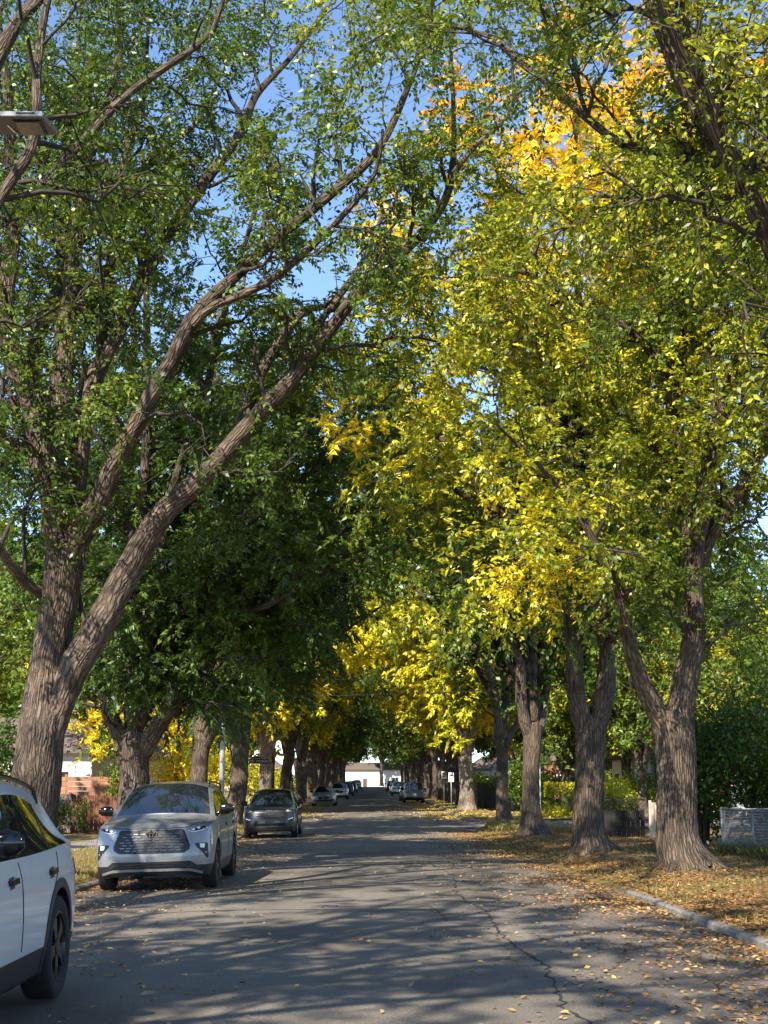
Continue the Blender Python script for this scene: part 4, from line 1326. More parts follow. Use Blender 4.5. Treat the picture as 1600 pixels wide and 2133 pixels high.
def make_car(name, label, group, sp, paint, detail, cat='car'):
    root = empty(name)
    tag(root, label, cat, group)
    L, W, H = sp['L'], sp['W'] / 2, sp['H']
    bm = car_body(sp)
    me = bpy.data.meshes.new('cage')
    bm.to_mesh(me); bm.free()
    for k in range(6):
        me.materials.append(bpy.data.materials.new('slot'))
    tmp = bpy.data.objects.new('cage', me)
    COL.objects.link(tmp)
    md = tmp.modifiers.new('s', 'SUBSURF'); md.levels = sp.get('sub', 2); md.render_levels = md.levels
    cutters = []
    RW = sp['wheel']
    mbc = MB()
    for ya in (sp['axle_f'], sp['axle_r']):
        for s in (1, -1):
            x0, x1 = s * (W - 0.34), s * (W + 0.2)
            n = 32
            b = len(mbc.v)
            for xx in (x0, x1):
                for k in range(n):
                    th = 2 * math.pi * k / n
                    mbc.v.append((xx, ya + (RW + .055) * math.cos(th), RW + (RW + .055) * math.sin(th)))
            for k in range(n):
                k2 = (k + 1) % n
                q = (b + k, b + k2, b + n + k2, b + n + k)
                mbc.f.append(q if s > 0 else q[::-1])
            f0, f1 = tuple(b + k for k in range(n)), tuple(b + n + k for k in range(n))
            mbc.f.append(f0[::-1] if s > 0 else f0); mbc.f.append(f1 if s > 0 else f1[::-1])
    cm = mbc.mesh('cutter')
    for k in range(6):
        cm.materials.append(me.materials[k])
    cm.polygons.foreach_set('material_index', [5] * len(cm.polygons))
    bmc = bmesh.new(); bmc.from_mesh(cm); bmesh.ops.recalc_face_normals(bmc, faces=list(bmc.faces)); bmc.to_mesh(cm); bmc.free()
    co = bpy.data.objects.new('cutter', cm); COL.objects.link(co)
    full = evaluated(tmp)                       # uncut skin, for projecting trim onto
    bt = bmesh.new(); bt.from_mesh(full); bvh = BVHTree.FromBMesh(bt); bt.free()
    bo = tmp.modifiers.new('b', 'BOOLEAN'); bo.object = co; bo.operation = 'DIFFERENCE'; bo.solver = 'EXACT'
    cut = evaluated(tmp)
    # split by tag into parts
    names = {0: ('body', paint), 1: ('windshield', M['glass']), 2: ('side_window', M['glass']), 3: ('rear_window', M['glass']), 4: ('cladding', M['cladding'] if sp.get('clad', True) else paint), 5: ('wheel_arch', M['cladding'])}
    for mi, (nm, mt) in names.items():
        for side in ((1, -1) if mi == 2 else (2, 3, -2, -3) if mi == 5 else (0,)):
            b2 = bmesh.new(); b2.from_mesh(cut)
            kill = [f for f in b2.faces if f.material_index != mi or (side and f.calc_center_median().x * side < 0)
                    or (mi == 5 and (f.calc_center_median().y < L / 2) != (abs(side) == 2))]
            bmesh.ops.delete(b2, geom=kill, context='FACES')
            if len(b2.faces):
                for f in b2.faces:
                    f.material_index = 0
                    f.smooth = mi != 5
                m2 = bpy.data.meshes.new(nm)
                b2.to_mesh(m2)
                link(nm, m2, mt, root)
            b2.free()
    bpy.data.objects.remove(tmp); bpy.data.objects.remove(co)

    def project(outline, axis, sign, off, cell=0.06, back=0.02):
        """a patch of skin within an outline, lifted off the body by off"""
        b2 = bmesh.new()
        pts = []
        for (a, c), (a2, c2) in zip(outline, outline[1:] + outline[:1]):
            nn = max(1, int(math.hypot(a2 - a, c2 - c) / cell))
            pts += [(a + (a2 - a) * t / nn, c + (c2 - c) * t / nn) for t in range(nn)]
        vs = [b2.verts.new((a, 0, c)) for a, c in pts]
        es = [b2.edges.new((vs[i], vs[(i + 1) % len(vs)])) for i in range(len(vs))]
        bmesh.ops.triangle_fill(b2, edges=es, use_beauty=True)
        for _ in range(3):
            lo = [e for e in b2.edges if e.calc_length() > cell * 1.7]
            if not lo: break
            bmesh.ops.subdivide_edges(b2, edges=lo, cuts=1)
            bmesh.ops.triangulate(b2, faces=list(b2.faces))
        d = Vector((0, 1, 0)) if axis == 'y' else Vector((1, 0, 0))
        d = d * (-sign)
        for v in b2.verts:
            a, c = v.co.x, v.co.z
            o = Vector((a, 0, c)) if axis == 'y' else Vector((0, a, c))
            o = o - d * 8 + (Vector((0, L / 2, 0)) if axis == 'y' else Vector())
            h = bvh.ray_cast(o, d)
            if h[0] is None:
                h = bvh.find_nearest(Vector((a, 0 if sign < 0 else L, c)) if axis == 'y' else Vector((W * sign, a, c)))
            v.co = h[0] - d * off
        ex = bmesh.ops.extrude_edge_only(b2, edges=[e for e in b2.edges if e.is_boundary])
        for v in ex['geom']:
            if isinstance(v, bmesh.types.BMVert):
                v.co = v.co + d * (off + back)
        bmesh.ops.recalc_face_normals(b2, faces=list(b2.faces))
        return b2

    def trim(nm, outline, mat, axis='y', sign=-1, off=0.006, parent=None, smooth=True, cell=0.06, back=0.02):
        b2 = project(outline, axis, sign, off, cell, back)
        m2 = bpy.data.meshes.new(nm)
        b2.to_mesh(m2); b2.free()
        if smooth:
            m2.polygons.foreach_set('use_smooth', [False] * len(m2.polygons))
        return link(nm, m2, mat, parent or root)

    def mirror(o):
        return [(-a, c) for a, c in o][::-1]

    def strip(p, w):
        """outline of a thin line through points p"""
        a = [Vector((x, z)) for x, z in p]
        up, dn = [], []
        for i, q in enumerate(a):
            t = (a[min(i + 1, len(a) - 1)] - a[max(i - 1, 0)]).normalized()
            nrm = Vector((-t.y, t.x)) * w / 2
            up.append(tuple(q + nrm)); dn.append(tuple(q - nrm))
        return up + dn[::-1]
    # wheels
    tm, rmm = wheel_meshes(RW, sp['rim'], 0.235)
    for ya in (sp['axle_f'], sp['axle_r']):
        for s in (1, -1):
            o = link('wheel', tm, None, root, (s * (W - 0.125), ya, RW))
            o.rotation_euler = (random.uniform(0, 6), 0, 0)
            if s < 0:
                o.rotation_euler = (0, 0, math.pi)
            link('rim', rmm, None, o)
    if sp.get('arch_trim'):
        for ya in (sp['axle_f'], sp['axle_r']):
            for s in (1, -1):
                ang = np.linspace(-.30, math.pi + .30, 22)
                o_ = [(ya + (RW + .125) * math.cos(t), RW + (RW + .125) * math.sin(t)) for t in ang] + [(ya + (RW + .056) * math.cos(t), RW + (RW + .056) * math.sin(t)) for t in ang[::-1]]
                trim('arch_trim', o_, M['cladding'], 'x', s, .008, cell=.09)
    # mirrors
    ym = sp['cowl'] + 0.30
    for s in (1, -1):
        mb = MB()
        prof_ = [(0.0, .62), (.05, .95), (.13, 1.0), (.20, .82), (.245, .35)]
        b = len(mb.v)
        for (dx, sc) in prof_:
            for k in range(10):
                th = 2 * math.pi * k / 10
                mb.v.append((s * (W - 0.055 + dx), ym + 0.055 * math.cos(th) * sc + .04, sp['belt'] + 0.135 + 0.088 * math.sin(th) * sc))
        for i in range(len(prof_) - 1):
            for k in range(10):
                k2 = (k + 1) % 10
                mb.f.append((b + i * 10 + k, b + i * 10 + k2, b + (i + 1) * 10 + k2, b + (i + 1) * 10 + k))
        mb.f.append(tuple(b + k for k in range(10))); mb.f.append(tuple(b + 40 + k for k in range(10))[::-1])
        mb.box((s * (W - .07), ym + .05, sp['belt'] + .07), (.14, .06, .05))
        mb.build('mirror', M[sp.get('mirror', 'gloss_black')], root, smooth=True)
    if sp.get('rails', True):
        for s in (1, -1):
            y0, y1 = sp['roof_front'] + 0.15, sp['roof_rear'] - 0.15
            xx = s * (sp['roof_half'] - 0.02)
            pts = [(xx, y0, H - .06)] + [(xx, y0 + .12 + (y1 - y0 - .24) * t, H + 0.012 - sp['drop'] * .9 * t ** 2) for t in np.linspace(0, 1, 7)] + [(xx, y1, H - .08 - sp['drop'])]
            MB().tube(pts, 0.017, 6).build('roof_rail', M['gloss_black'], root, smooth=True)
    # door shut lines, handles, glass bars
    bz = sp['belt']
    yd = [sp['axle_f'] + RW + 0.12, sp['bpillar'], sp['axle_r'] - 0.30]
    if detail >= 1:
        for s in (1, -1):
            trim('door_seam', strip([(yd[0] - .02, bz - .03), (yd[0] - .06, .75), (yd[0], sp['gc'] + .24)], .012), M['cladding'], 'x', s, .0045, cell=.08)
            trim('door_seam', strip([(yd[1], bz - .02), (yd[1] + .02, .75), (yd[1] + .02, sp['gc'] + .24)], .012), M['cladding'], 'x', s, .0045, cell=.08)
            trim('door_seam', strip([(yd[2] + .28, bz - .0), (yd[2] + .20, .92), (yd[2] - .02, .72), (yd[2] - .10, sp['gc'] + .24)], .012), M['cladding'], 'x', s, .0045, cell=.08)
            for yh in (yd[1] - .25, yd[2] + .02):
                trim('door_handle', strip([(yh - .10, bz - .135), (yh + .09, bz - .125)], .035), M[sp.get('handle', 'gloss_black')], 'x', s, .03, cell=.05)
                trim('handle_recess', strip([(yh - .07, bz - .142), (yh + .06, bz - .136)], .075), M['cladding'], 'x', s, .0018, cell=.05)
            trim('pillar_trim', strip([(yd[1] - .02, bz + .015), (yd[1] + .05, H - .13)], .075), M['gloss_black'], 'x', s, .006, cell=.1)
            trim('pillar_trim', strip([(yd[2] + .10, bz + .05), (yd[2] + .10, H - .20)], .05), M['gloss_black'], 'x', s, .006, cell=.1)
    # tail lamps and rear plate
    for s in (1, -1):
        o = [(W * .50, bz - .12), (W * .86, bz - .05), (W * .90, bz - .17), (W * .60, bz - .25)]
        trim('tail_lamp', o if s > 0 else mirror(o), M['tail'], 'y', 1, .012)
        ys = L - .32
        trim('tail_lamp', [(ys, bz - .09), (L - .13, bz - .06), (L - .13, bz - .20), (ys + .06, bz - .21)], M['tail'], 'x', s, .008)
    trim('number_plate', [(-.16, .66), (.16, .66), (.16, .82), (-.16, .82)], M['plate'], 'y', 1, .012)
    trim('rear_bumper_panel', [(-W * .62, .34), (W * .62, .34), (W * .7, .50), (-W * .7, .50)], M['cladding'], 'y', 1, .006)
    # ---- face
    fk = sp['face']
    if fk == 'silver':
        g = [(-.47, .955), (.47, .955), (.50, .93), (.585, .72), (.575, .66), (.50, .615), (-.50, .615), (-.575, .66), (-.585, .72), (-.50, .93)]
        gf = [(a * 1.04, .785 + (c - .785) * 1.075) for a, c in g]
        trim('grille_frame', gf, M['gloss_black'], off=.004)
        gr = trim('grille', g, M['cladding'], off=.010)
        bars = MB()
        acc = []
        rows = [(.905, 6, 0), (.862, 7, .5), (.819, 7, 0), (.776, 8, .5), (.733, 8, 0), (.690, 8, .5), (.650, 7, 0)]
        for z, nb, sh in rows:
            half = .47 + (.955 - z) / (.955 - .72) * .10 if z > .72 else .57 - (.72 - z) * .7
            nb2 = int(half * 2 / .118)
            for k in range(nb2 + 1):
                x = -half + .03 + (k + (.5 if sh else 0)) * (2 * half - .06) / (nb2 + .5)
                if abs(x) < half - .035 and not (abs(x) < .10 and z > .84):
                    acc.append((x, z))
        for x, z in acc:
            b2 = project([(x - .046, z), (x - .03, z + .008), (x + .03, z + .008), (x + .046, z), (x + .03, z - .007), (x - .03, z - .007)], 'y', -1, .022, .08)
            off = len(bars.v)
            b2.verts.index_update()
            bars.v += [tuple(v.co) for v in b2.verts]; bars.f += [tuple(off + v.index for v in f.verts) for f in b2.faces]
            b2.free()
        bars.build('grille_bars', M['dark_chrome'], gr)
        # oval badge: two crossed rings in a ring
        bd = MB()
        cz = .905

        def ring(rx, rz, w, zc):
            n = 28
            b = len(bd.v)
            yy = bvh.ray_cast(Vector((0, -3, cz)), Vector((0, 1, 0)))[0].y - .030
            for k in range(n):
                th = 2 * math.pi * k / n
                for q, dy in ((1.0, 0), (1 - w, 0), (1 - w, .03), (1.0, .03)):
                    bd.v.append((rx * q * math.cos(th), yy + dy, zc + rz * q * math.sin(th)))
            for k in range(n):
                k2 = (k + 1) % n
                for a, c in ((0, 1), (1, 2), (3, 0)):
                    bd.f.append((b + k * 4 + a, b + k * 4 + c, b + k2 * 4 + c, b + k2 * 4 + a))
        ring(.095, .066, .16, cz); ring(.036, .060, .26, cz); ring(.066, .026, .30, cz + .028)
        bd.build('badge', M['chrome'], root, smooth=False)
        trim('badge_base', [(.09 * math.cos(t), cz + .062 * math.sin(t)) for t in np.linspace(0, 6.28, 20)[:-1]], M['gloss_black'], off=.018)
        for s in (1, -1):
            f = (lambda o: o) if s > 0 else mirror
            hl = trim('headlight', f([(.555, .955), (.60, .985), (.74, 1.03), (.875, 1.06), (.865, 1.0), (.80, .955), (.68, .925), (.60, .915)]), M['lamp'], off=.008)
            trim('bezel', f([(.60, .950), (.80, 1.005), (.85, 1.02), (.84, .985), (.78, .955), (.66, .932)]), M['gloss_black'], off=.011, parent=hl)
            trim('projector', f([(.655 + .026 * math.cos(t), .958 + .017 * math.sin(t)) for t in np.linspace(0, 6.28, 12)[:-1]]), M['lamp_led'], off=.016, parent=hl)
            trim('projector', f([(.735 + .026 * math.cos(t), .982 + .018 * math.sin(t)) for t in np.linspace(0, 6.28, 12)[:-1]]), M['lamp_led'], off=.016, parent=hl)
            trim('running_light', f(strip([(.565, .948), (.66, .921), (.79, .945), (.865, .985)], .012)), M['lamp_led'], off=.015, parent=hl)
            vt = trim('bumper_vent', f([(.68, .745), (.875, .745), (.885, .52), (.865, .50), (.80, .60), (.70, .70)]), M['cladding'], off=.006)
            trim('fog_lamp', f([(.755, .735), (.835, .735), (.825, .665), (.765, .675)]), M['lamp_led'], off=.014, parent=vt)
        lg = trim('lower_grille', [(-.62, .475), (.62, .475), (.72, .40), (.835, .285), (-.835, .285), (-.72, .40)], M['cladding'], off=.008)
        for z0, hw in ((.435, .64), (.395, .70)):
            trim('grille_blade', strip([(-hw, z0 - .055), (-hw * .8, z0 - .012), (-hw * .5, z0), (hw * .5, z0), (hw * .8, z0 - .012), (hw, z0 - .055)], .012), M['dark_chrome'], off=.018, parent=lg)
        trim('skid_plate', strip([(-.80, .285), (-.62, .335), (-.4, .345), (.4, .345), (.62, .335), (.80, .285)], .040), paint, off=.020)
        trim('bonnet_seam', strip([(-.78, 1.085), (-.70, 1.035), (-.55, .995), (-.3, .985), (.3, .985), (.55, .995), (.70, 1.035), (.78, 1.085)], .010), M['cladding'], off=.003)
    elif fk == 'graphite':
        g = [(-.50, .98), (.50, .98), (.56, .93), (.50, .80), (.42, .755), (-.42, .755), (-.50, .80), (-.56, .93)]
        trim('grille_frame', [(a * 1.05, .87 + (c - .87) * 1.14) for a, c in g], M['dark_chrome'], off=.010)
        gr = trim('grille', g, M['cladding'], off=.016)
        for z0, hw in ((.925, .52), (.875, .51), (.825, .48)):
            trim('grille_blade', strip([(-hw, z0), (hw, z0)], .026), M['dark_chrome'], off=.026, parent=gr)
        trim('badge', [(.085 * math.cos(t), .925 + .036 * math.sin(t)) for t in np.linspace(0, 6.28, 20)[:-1]], M['chrome'], off=.034)
        for s in (1, -1):
            f = (lambda o: o) if s > 0 else mirror
            hl = trim('headlight', f([(.56, .955), (.62, 1.0), (.86, 1.04), (.87, .99), (.80, .93), (.62, .915)]), M['lamp'], off=.010)
            trim('projector', f([(.66 + .03 * math.cos(t), .965 + .02 * math.sin(t)) for t in np.linspace(0, 6.28, 12)[:-1]]), M['lamp_led'], off=.018, parent=hl)
            trim('bumper_vent', f([(.62, .66), (.84, .72), (.85, .60), (.70, .55)]), M['cladding'], off=.006)
            trim('running_light', f(strip([(.66, .655), (.84, .705)], .02)), M['lamp_led'], off=.014)
        trim('lower_grille', [(-.60, .62), (.60, .62), (.54, .45), (-.54, .45)], M['gloss_black'], off=.008)
        trim('skid_plate', strip([(-.62, .385), (.62, .385)], .045), M['dark_chrome'], off=.012)
    else:
        trim('grille', [(-.42, sp['hood_front'] - .06), (.42, sp['hood_front'] - .06), (.46, sp['hood_front'] - .16), (.36, sp['hood_front'] - .27), (-.36, sp['hood_front'] - .27), (-.46, sp['hood_front'] - .16)], M['gloss_black'], off=.010)
        trim('badge', [(.07 * math.cos(t), sp['hood_front'] - .14 + .045 * math.sin(t)) for t in np.linspace(0, 6.28, 16)[:-1]], M['chrome'], off=.02)
        for s in (1, -1):
            f = (lambda o: o) if s > 0 else mirror
            hf = sp['hood_front']
            trim('headlight', f([(.48, hf - .12), (.56, hf - .04), (W * .9, hf + .02), (W * .9, hf - .06), (.66, hf - .15)]), M['lamp'], off=.010)
            trim('bumper_vent', f([(.56, .48), (.76, .52), (.78, .40), (.60, .38)]), M['cladding'], off=.008)
        trim('lower_grille', [(-.52, .46), (.52, .46), (.58, .34), (-.58, .34)], M['cladding'], off=.008)
    return root


BASE = dict(L=4.95, W=1.93, H=1.70, gc=0.21, belt=1.12, hood_front=1.00, hood_rear=1.14, roof_half=0.67, cowl=1.40, roof_front=2.25, roof_rear=4.50,
            glass_foot=4.82, axle_f=0.98, axle_r=3.83, wheel=0.375, rake=0.30, drop=0.05, taper=0.12, rim=M['rim_dark'], face='silver', bpillar=2.62)


def put(car, x, Y, rz=0.0, z=None):
    car.location = (x, Y, float(road_z(x, Y + 1)) + 0.002 if z is None else z)
    dz = float(road_z(x + .8, Y) - road_z(x - .8, Y))
    car.rotation_euler = (0, -math.atan2(dz, 1.6) * math.cos(rz), rz)
    return car


c_silver = make_car('parked_car', 'silver SUV with honeycomb grille facing the camera, under the elms', None, dict(BASE), M['paint_silver'], 1)
put(c_silver, -3.50, 23.1)
c_white = make_car('parked_car', 'white SUV with black wheels, cladding and mirror, cut by the picture edge', None,
                   dict(BASE, L=4.65, W=1.86, H=1.62, belt=1.06, hood_front=.95, hood_rear=1.07, axle_f=.93, axle_r=3.65, roof_rear=4.10, glass_foot=4.45, cowl=1.32, roof_front=2.10, drop=.12, taper=.20, wheel=.372, face='white', bpillar=2.45, gc=.22, sub=3, arch_trim=True), M['paint_white'], 1)
put(c_white, -3.24, 7.35)
c_graph = make_car('parked_car', 'dark graphite SUV with a chrome barred grille behind the silver car', None,
                   dict(BASE, L=4.78, W=1.93, H=1.72, belt=1.10, hood_front=1.0, hood_rear=1.12, rim=M['rim_silver'], roof_rear=4.30, glass_foot=4.62, rails=False, face='graphite', taper=.16, drop=.09), M['paint_graphite'], 1)
put(c_graph, -3.68, 51.6)
SED = dict(BASE, L=4.55, W=1.80, H=1.47, gc=.17, belt=.93, hood_front=.76, hood_rear=.93, roof_half=.56, cowl=1.35, roof_front=2.15, roof_rear=3.75, glass_foot=4.35, axle_f=.92, axle_r=3.60, wheel=.32, drop=.10, taper=.14, rim=M['rim_silver'], face='plain', rails=False, bpillar=2.5, clad=False)
CRO = dict(BASE, L=4.55, W=1.84, H=1.68, belt=1.06, hood_front=.95, hood_rear=1.08, axle_f=.92, axle_r=3.62, roof_rear=4.05, glass_foot=4.38, cowl=1.32, roof_front=2.10, wheel=.36, face='plain', rails=True, bpillar=2.42)
GP = 'cars parked past the cross street'
put(make_car('parked_car', 'grey-green compact sedan parked past the cross street facing the camera', GP, SED, M['paint_greygreen'], 0), -3.62, 106)
w2 = put(make_car('parked_car', 'white crossover parked behind the grey-green sedan', GP, CRO, M['paint_white'], 0), -3.45, 147)
d2 = put(make_car('parked_car', 'black crossover parked behind the white crossover', GP, dict(CRO, clad=False), M['paint_black'], 0), -3.3, 176)
s2 = put(make_car('parked_car', 'silver SUV showing its tailgate, parked with dark rear window on fallen leaves', GP, dict(CRO, H=1.76), M['paint_silver'], 0), 3.45, 127, math.pi)


def again(src, label, x, Y, rz):
    o = copy_tree(src)
    o['label'] = label
    return put(o, x, Y, rz)


for src, lb, x, Y, rz in ((w2, 'white car far down the street where the trees close, facing the camera', -3.0, 262, 0), (d2, 'dark car parked between the black crossover and the far white car', -3.2, 205, 0),
                          (d2, 'black SUV parked just ahead of the silver tailgate', 3.3, 136, math.pi), (w2, 'white SUV ahead of the black one, tailgate showing', 3.1, 180, math.pi),
                          (w2, 'second white car, ahead of the white SUV tailgate', 3.1, 200, math.pi), (d2, 'dark car furthest along the row of parked tailgates', 2.9, 226, math.pi)):
    again(src, lb, x, Y, rz)

# ------------------------------------------------------------------ shrubs, hedges
def leafy(name, pos, parent, size, hue, rng, hexa=False):
    n = len(pos)
    d = unit(rng.normal(0, 1, (n, 3)) + np.array([0, 0, -0.1]))
    nr = unit(rng.normal(0, 0.6, (n, 3)) + np.array([0, 0, 1.0]))
    f = np.clip(hue[0] + hue[1] * smooth_noise(pos, 9, 1.6) + hue[2] * rng.normal(0, 1, n), 0, 1).astype(np.float32)
    o = link(name, leaf_mesh(name, pos, d, nr, size, f, rng, hexa, 0.6), M['leaf'], parent)
    o['kind'] = 'stuff'
    o.color = (0, 0, 0, 1)
    return o


def shrub(label, x, Y, rx, ry, h, n, hue, seed, size=0.11, name='shrub', stems=7, low=0.15, group=None, cat='shrub'):
    rng = np.random.default_rng(seed)
    z0 = float(verge_z(x, Y)) - 0.03
    root = empty(name, (x, Y, z0))
    tag(root, label, cat, group)
    tips = []
    for k in range(stems):
        a = rng.uniform(0, 6.28); q = math.sqrt(rng.uniform(0, 1))
        tip = np.array([rx * q * math.cos(a) * .9, ry * q * math.sin(a) * .9, h * rng.uniform(.72, 1.0) * (1 - .35 * q * q)])
        st = np.array([tip[0] * .25, tip[1] * .25, 0])
        mid = st * .6 + tip * .4 + np.array([0, 0, h * .12]) + rng.normal(0, .06, 3)
        P = smooth_path([st, mid, tip], 8)
        V, F, C = tube_arrays(P, np.linspace(.035, .008, 8) * (h / 3 + .4), 6, 0, rng)
        limb_obj('stem', V, F, C, M['bark'], root)
        tips.append(P)
    # clumps round the stem ends
    nc = stems * 9
    c = []
    for k in range(nc):
        P = tips[k % stems]
        t = low + (1 - low) * rng.uniform(0, 1) ** .8
        p = P[min(7, int(t * 7.99))] + rng.normal(0, 1, 3) * np.array([rx * .30, ry * .30, h * .10])
        c.append(p)
    c = np.array(c)
    pos = c[rng.integers(0, nc, n)] + rng.normal(0, 1, (n, 3)) * np.array([rx * .13, ry * .13, h * .055])
    pos = pos[pos[:, 2] > 0.03]
    leafy('foliage', pos, root, size, hue, rng)
    return root


def hedge(label, x0, y0, x1, y1, w, h, n, hue, seed, size=0.09, group=None):
    rng = np.random.default_rng(seed)
    cx, cy = (x0 + x1) / 2, (y0 + y1) / 2
    L = math.hypot(x1 - x0, y1 - y0)
    root = empty('hedge', (cx, cy, float(verge_z(cx, cy)) - .03), math.atan2(y1 - y0, x1 - x0))
    tag(root, label, 'hedge', group)
    core = MB()
    for k in range(int(L / 0.5)):
        xx = -L / 2 + .25 + k * .5
        core.tube([(xx, rng.normal(0, .1), 0), (xx + rng.normal(0, .1), rng.normal(0, .1), h * .5), (xx + rng.normal(0, .2), rng.normal(0, .15), h * .92)], [.02, .015, .006], 5)
    o = core.build('stems', M['twig'], root); o['kind'] = 'stuff'
    u = rng.uniform(-1, 1, (n, 3))
    # more leaves towards the clipped faces
    u = np.sign(u) * np.abs(u) ** 0.45
    pos = np.stack([u[:, 0] * L / 2, u[:, 1] * w / 2, (u[:, 2] * .5 + .5) * h + .02], -1)
    pos += 0.10 * np.stack([smooth_noise(pos, seed, 2.2), smooth_noise(pos, seed + 1, 2.2), smooth_noise(pos, seed + 2, 2.2)], -1)
    pos[:, 2] = np.maximum(pos[:, 2], 0.02)
    leafy('foliage', pos, root, size, hue, rng)
    return root


def U_xy(px, Y):
    p = U(px, HORIZON, Y)
    return p[0]


shrub('big dark lilac thicket rising behind the chain-link fence', 11.3, 40.5, 2.4, 2.0, 4.6, 15000, (0.10, .05, .05), 41, .14, stems=26, name='lilac_shrub', low=.28)
shrub('dark bushy shrub between the lilac thicket and the furrowed elm', 9.6, 42.5, 1.3, 1.2, 3.9, 7000, (0.10, .05, .05), 42, .13, stems=15, name='lilac_shrub', low=.2)
shrub('dark shrub over the chain-link fence, thickest towards the road', 13.6, 37.5, 2.2, 1.8, 4.2, 11000, (0.13, .05, .05), 43, .14, stems=20, name='lilac_shrub', low=.25)
hedge('clipped yellow-green hedge across the cross street, between two elm trunks', 9.2, 76.5, 13.2, 76.8, 1.4, 1.75, 9000, (0.52, .08, .06), 44, .10)
shrub('green bush behind the cross street, beside the clipped yellow hedge', 8.2, 78.5, 1.2, 1.0, 3.4, 5000, (0.24, .08, .06), 45, .14, stems=9)
shrub('yellow-green bush behind the low dark fence', 8.9, 55.5, 1.4, .9, 2.1, 5000, (0.40, .08, .06), 46, .11, stems=9)
shrub('green vine bush climbing the weathered fence beside the sidewalk', -11.9, 53.6, .7, .5, 1.5, 3000, (0.24, .08, .06), 47, .09, stems=8)
shrub('leafy sapling in front of the red-brown fence boards', -10.75, 53.8, .42, .35, 1.45, 900, (0.34, .08, .06), 48, .09, stems=5)
shrub('dense green bush at the sidewalk, half hidden by the huge forked elm', -10.6, 37, 1.6, 1.4, 4.4, 9000, (0.14, .06, .05), 49, .12, stems=14)
shrub('green bush leaning on the end of the salmon fence', -9.9, 56.5, .6, .6, 3.4, 3600, (0.30, .06, .05), 50, .11, stems=8)
shrub('golden bush glowing behind the dark straight elm', -10.6, 81, 2.0, 1.5, 4.6, 9000, (0.64, .05, .05), 51, .15, stems=14)
shrub('golden bush between the street lamp and the dappled elm', -8.8, 79, 1.1, 1.0, 3.6, 5000, (0.62, .05, .05), 52, .14, stems=10)
shrub('sunny green bush in front of the white stucco bungalow', 13.2, 75.5, 1.6, 1.0, 2.6, 5000, (0.36, .08, .06), 53, .14, stems=9)
shrub('tall green bush at the corner of the white stucco bungalow', 15.6, 76.2, 1.2, 1.0, 3.6, 5000, (0.20, .08, .06), 54, .14, stems=9)
for i in range(16):
    sx = -1 if i % 2 else 1
    y = 88 + 8.5 * i
    shrub('bush in a front yard far along the street', sx * (9.5 + 1.5 * (i % 3)), y, 2.2, 2.6, 2.4 + .4 * (i % 4), 1900, (0.16 + .12 * (i % 4), .08, .05), 60 + i, .24, stems=7, group='front-yard bushes far along the street')

# ------------------------------------------------------------------ fences
def mat_wood(name, a, b):
    m, n, l, bs = new_mat(name)
    bs.inputs['Roughness'].default_value = 0.85
    tc = n.new('ShaderNodeTexCoord'); oi = n.new('ShaderNodeObjectInfo')
    mp = n.new('ShaderNodeMapping'); mp.inputs['Scale'].default_value = (14, 14, 0.9)
    ad = n.new('ShaderNodeVectorMath'); ad.operation = 'ADD'
    l.new(tc.outputs['Object'], ad.inputs[0]); l.new(oi.outputs['Random'], ad.inputs[1])
    l.new(ad.outputs[0], mp.inputs['Vector'])
    nz = n.new('ShaderNodeTexNoise'); nz.inputs['Scale'].default_value = 2; nz.inputs['Detail'].default_value = 6
    l.new(mp.outputs['Vector'], nz.inputs['Vector'])
    r = ramp(n, [(.3, a), (.7, b)]); l.new(nz.outputs['Fac'], r.inputs['Fac'])
    mx = n.new('ShaderNodeMix'); mx.data_type = 'RGBA'; mx.blend_type = 'MULTIPLY'; mx.inputs[0].default_value = 1
    rr = ramp(n, [(0, (.75, .75, .75)), (1, (1.2, 1.2, 1.2))]); l.new(oi.outputs['Random'], rr.inputs['Fac'])
    l.new(r.outputs['Color'], mx.inputs[6]); l.new(rr.outputs['Color'], mx.inputs[7]); l.new(mx.outputs[2], bs.inputs['Base Color'])
    bp = n.new('ShaderNodeBump'); bp.inputs['Strength'].default_value = .4; bp.inputs['Distance'].default_value = .01
    l.new(nz.outputs['Fac'], bp.inputs['Height']); l.new(bp.outputs['Normal'], bs.inputs['Normal'])
    return m


M['wood_grey'] = mat_wood('weathered_wood', (.16, .14, .11), (.34, .30, .24))
M['wood_red'] = mat_wood('red_brown_stain', (.13, .048, .030), (.20, .075, .045))
M['wood_salmon'] = mat_wood('salmon_stain', (.33, .145, .085), (.43, .20, .12))
M['wood_dark'] = mat_wood('dark_stain', (.012, .010, .009), (.026, .022, .019))
M['wood_pale'] = mat_wood('pale_wood', (.46, .37, .27), (.62, .52, .40))
M['galv'] = plain('galvanised_steel', (.30, .31, .32), .5, .6, noise=.2, scale=30)
M['pole_grey'] = plain('grey_pole_paint', (.42, .45, .46), .5, .3, noise=.15, scale=6)


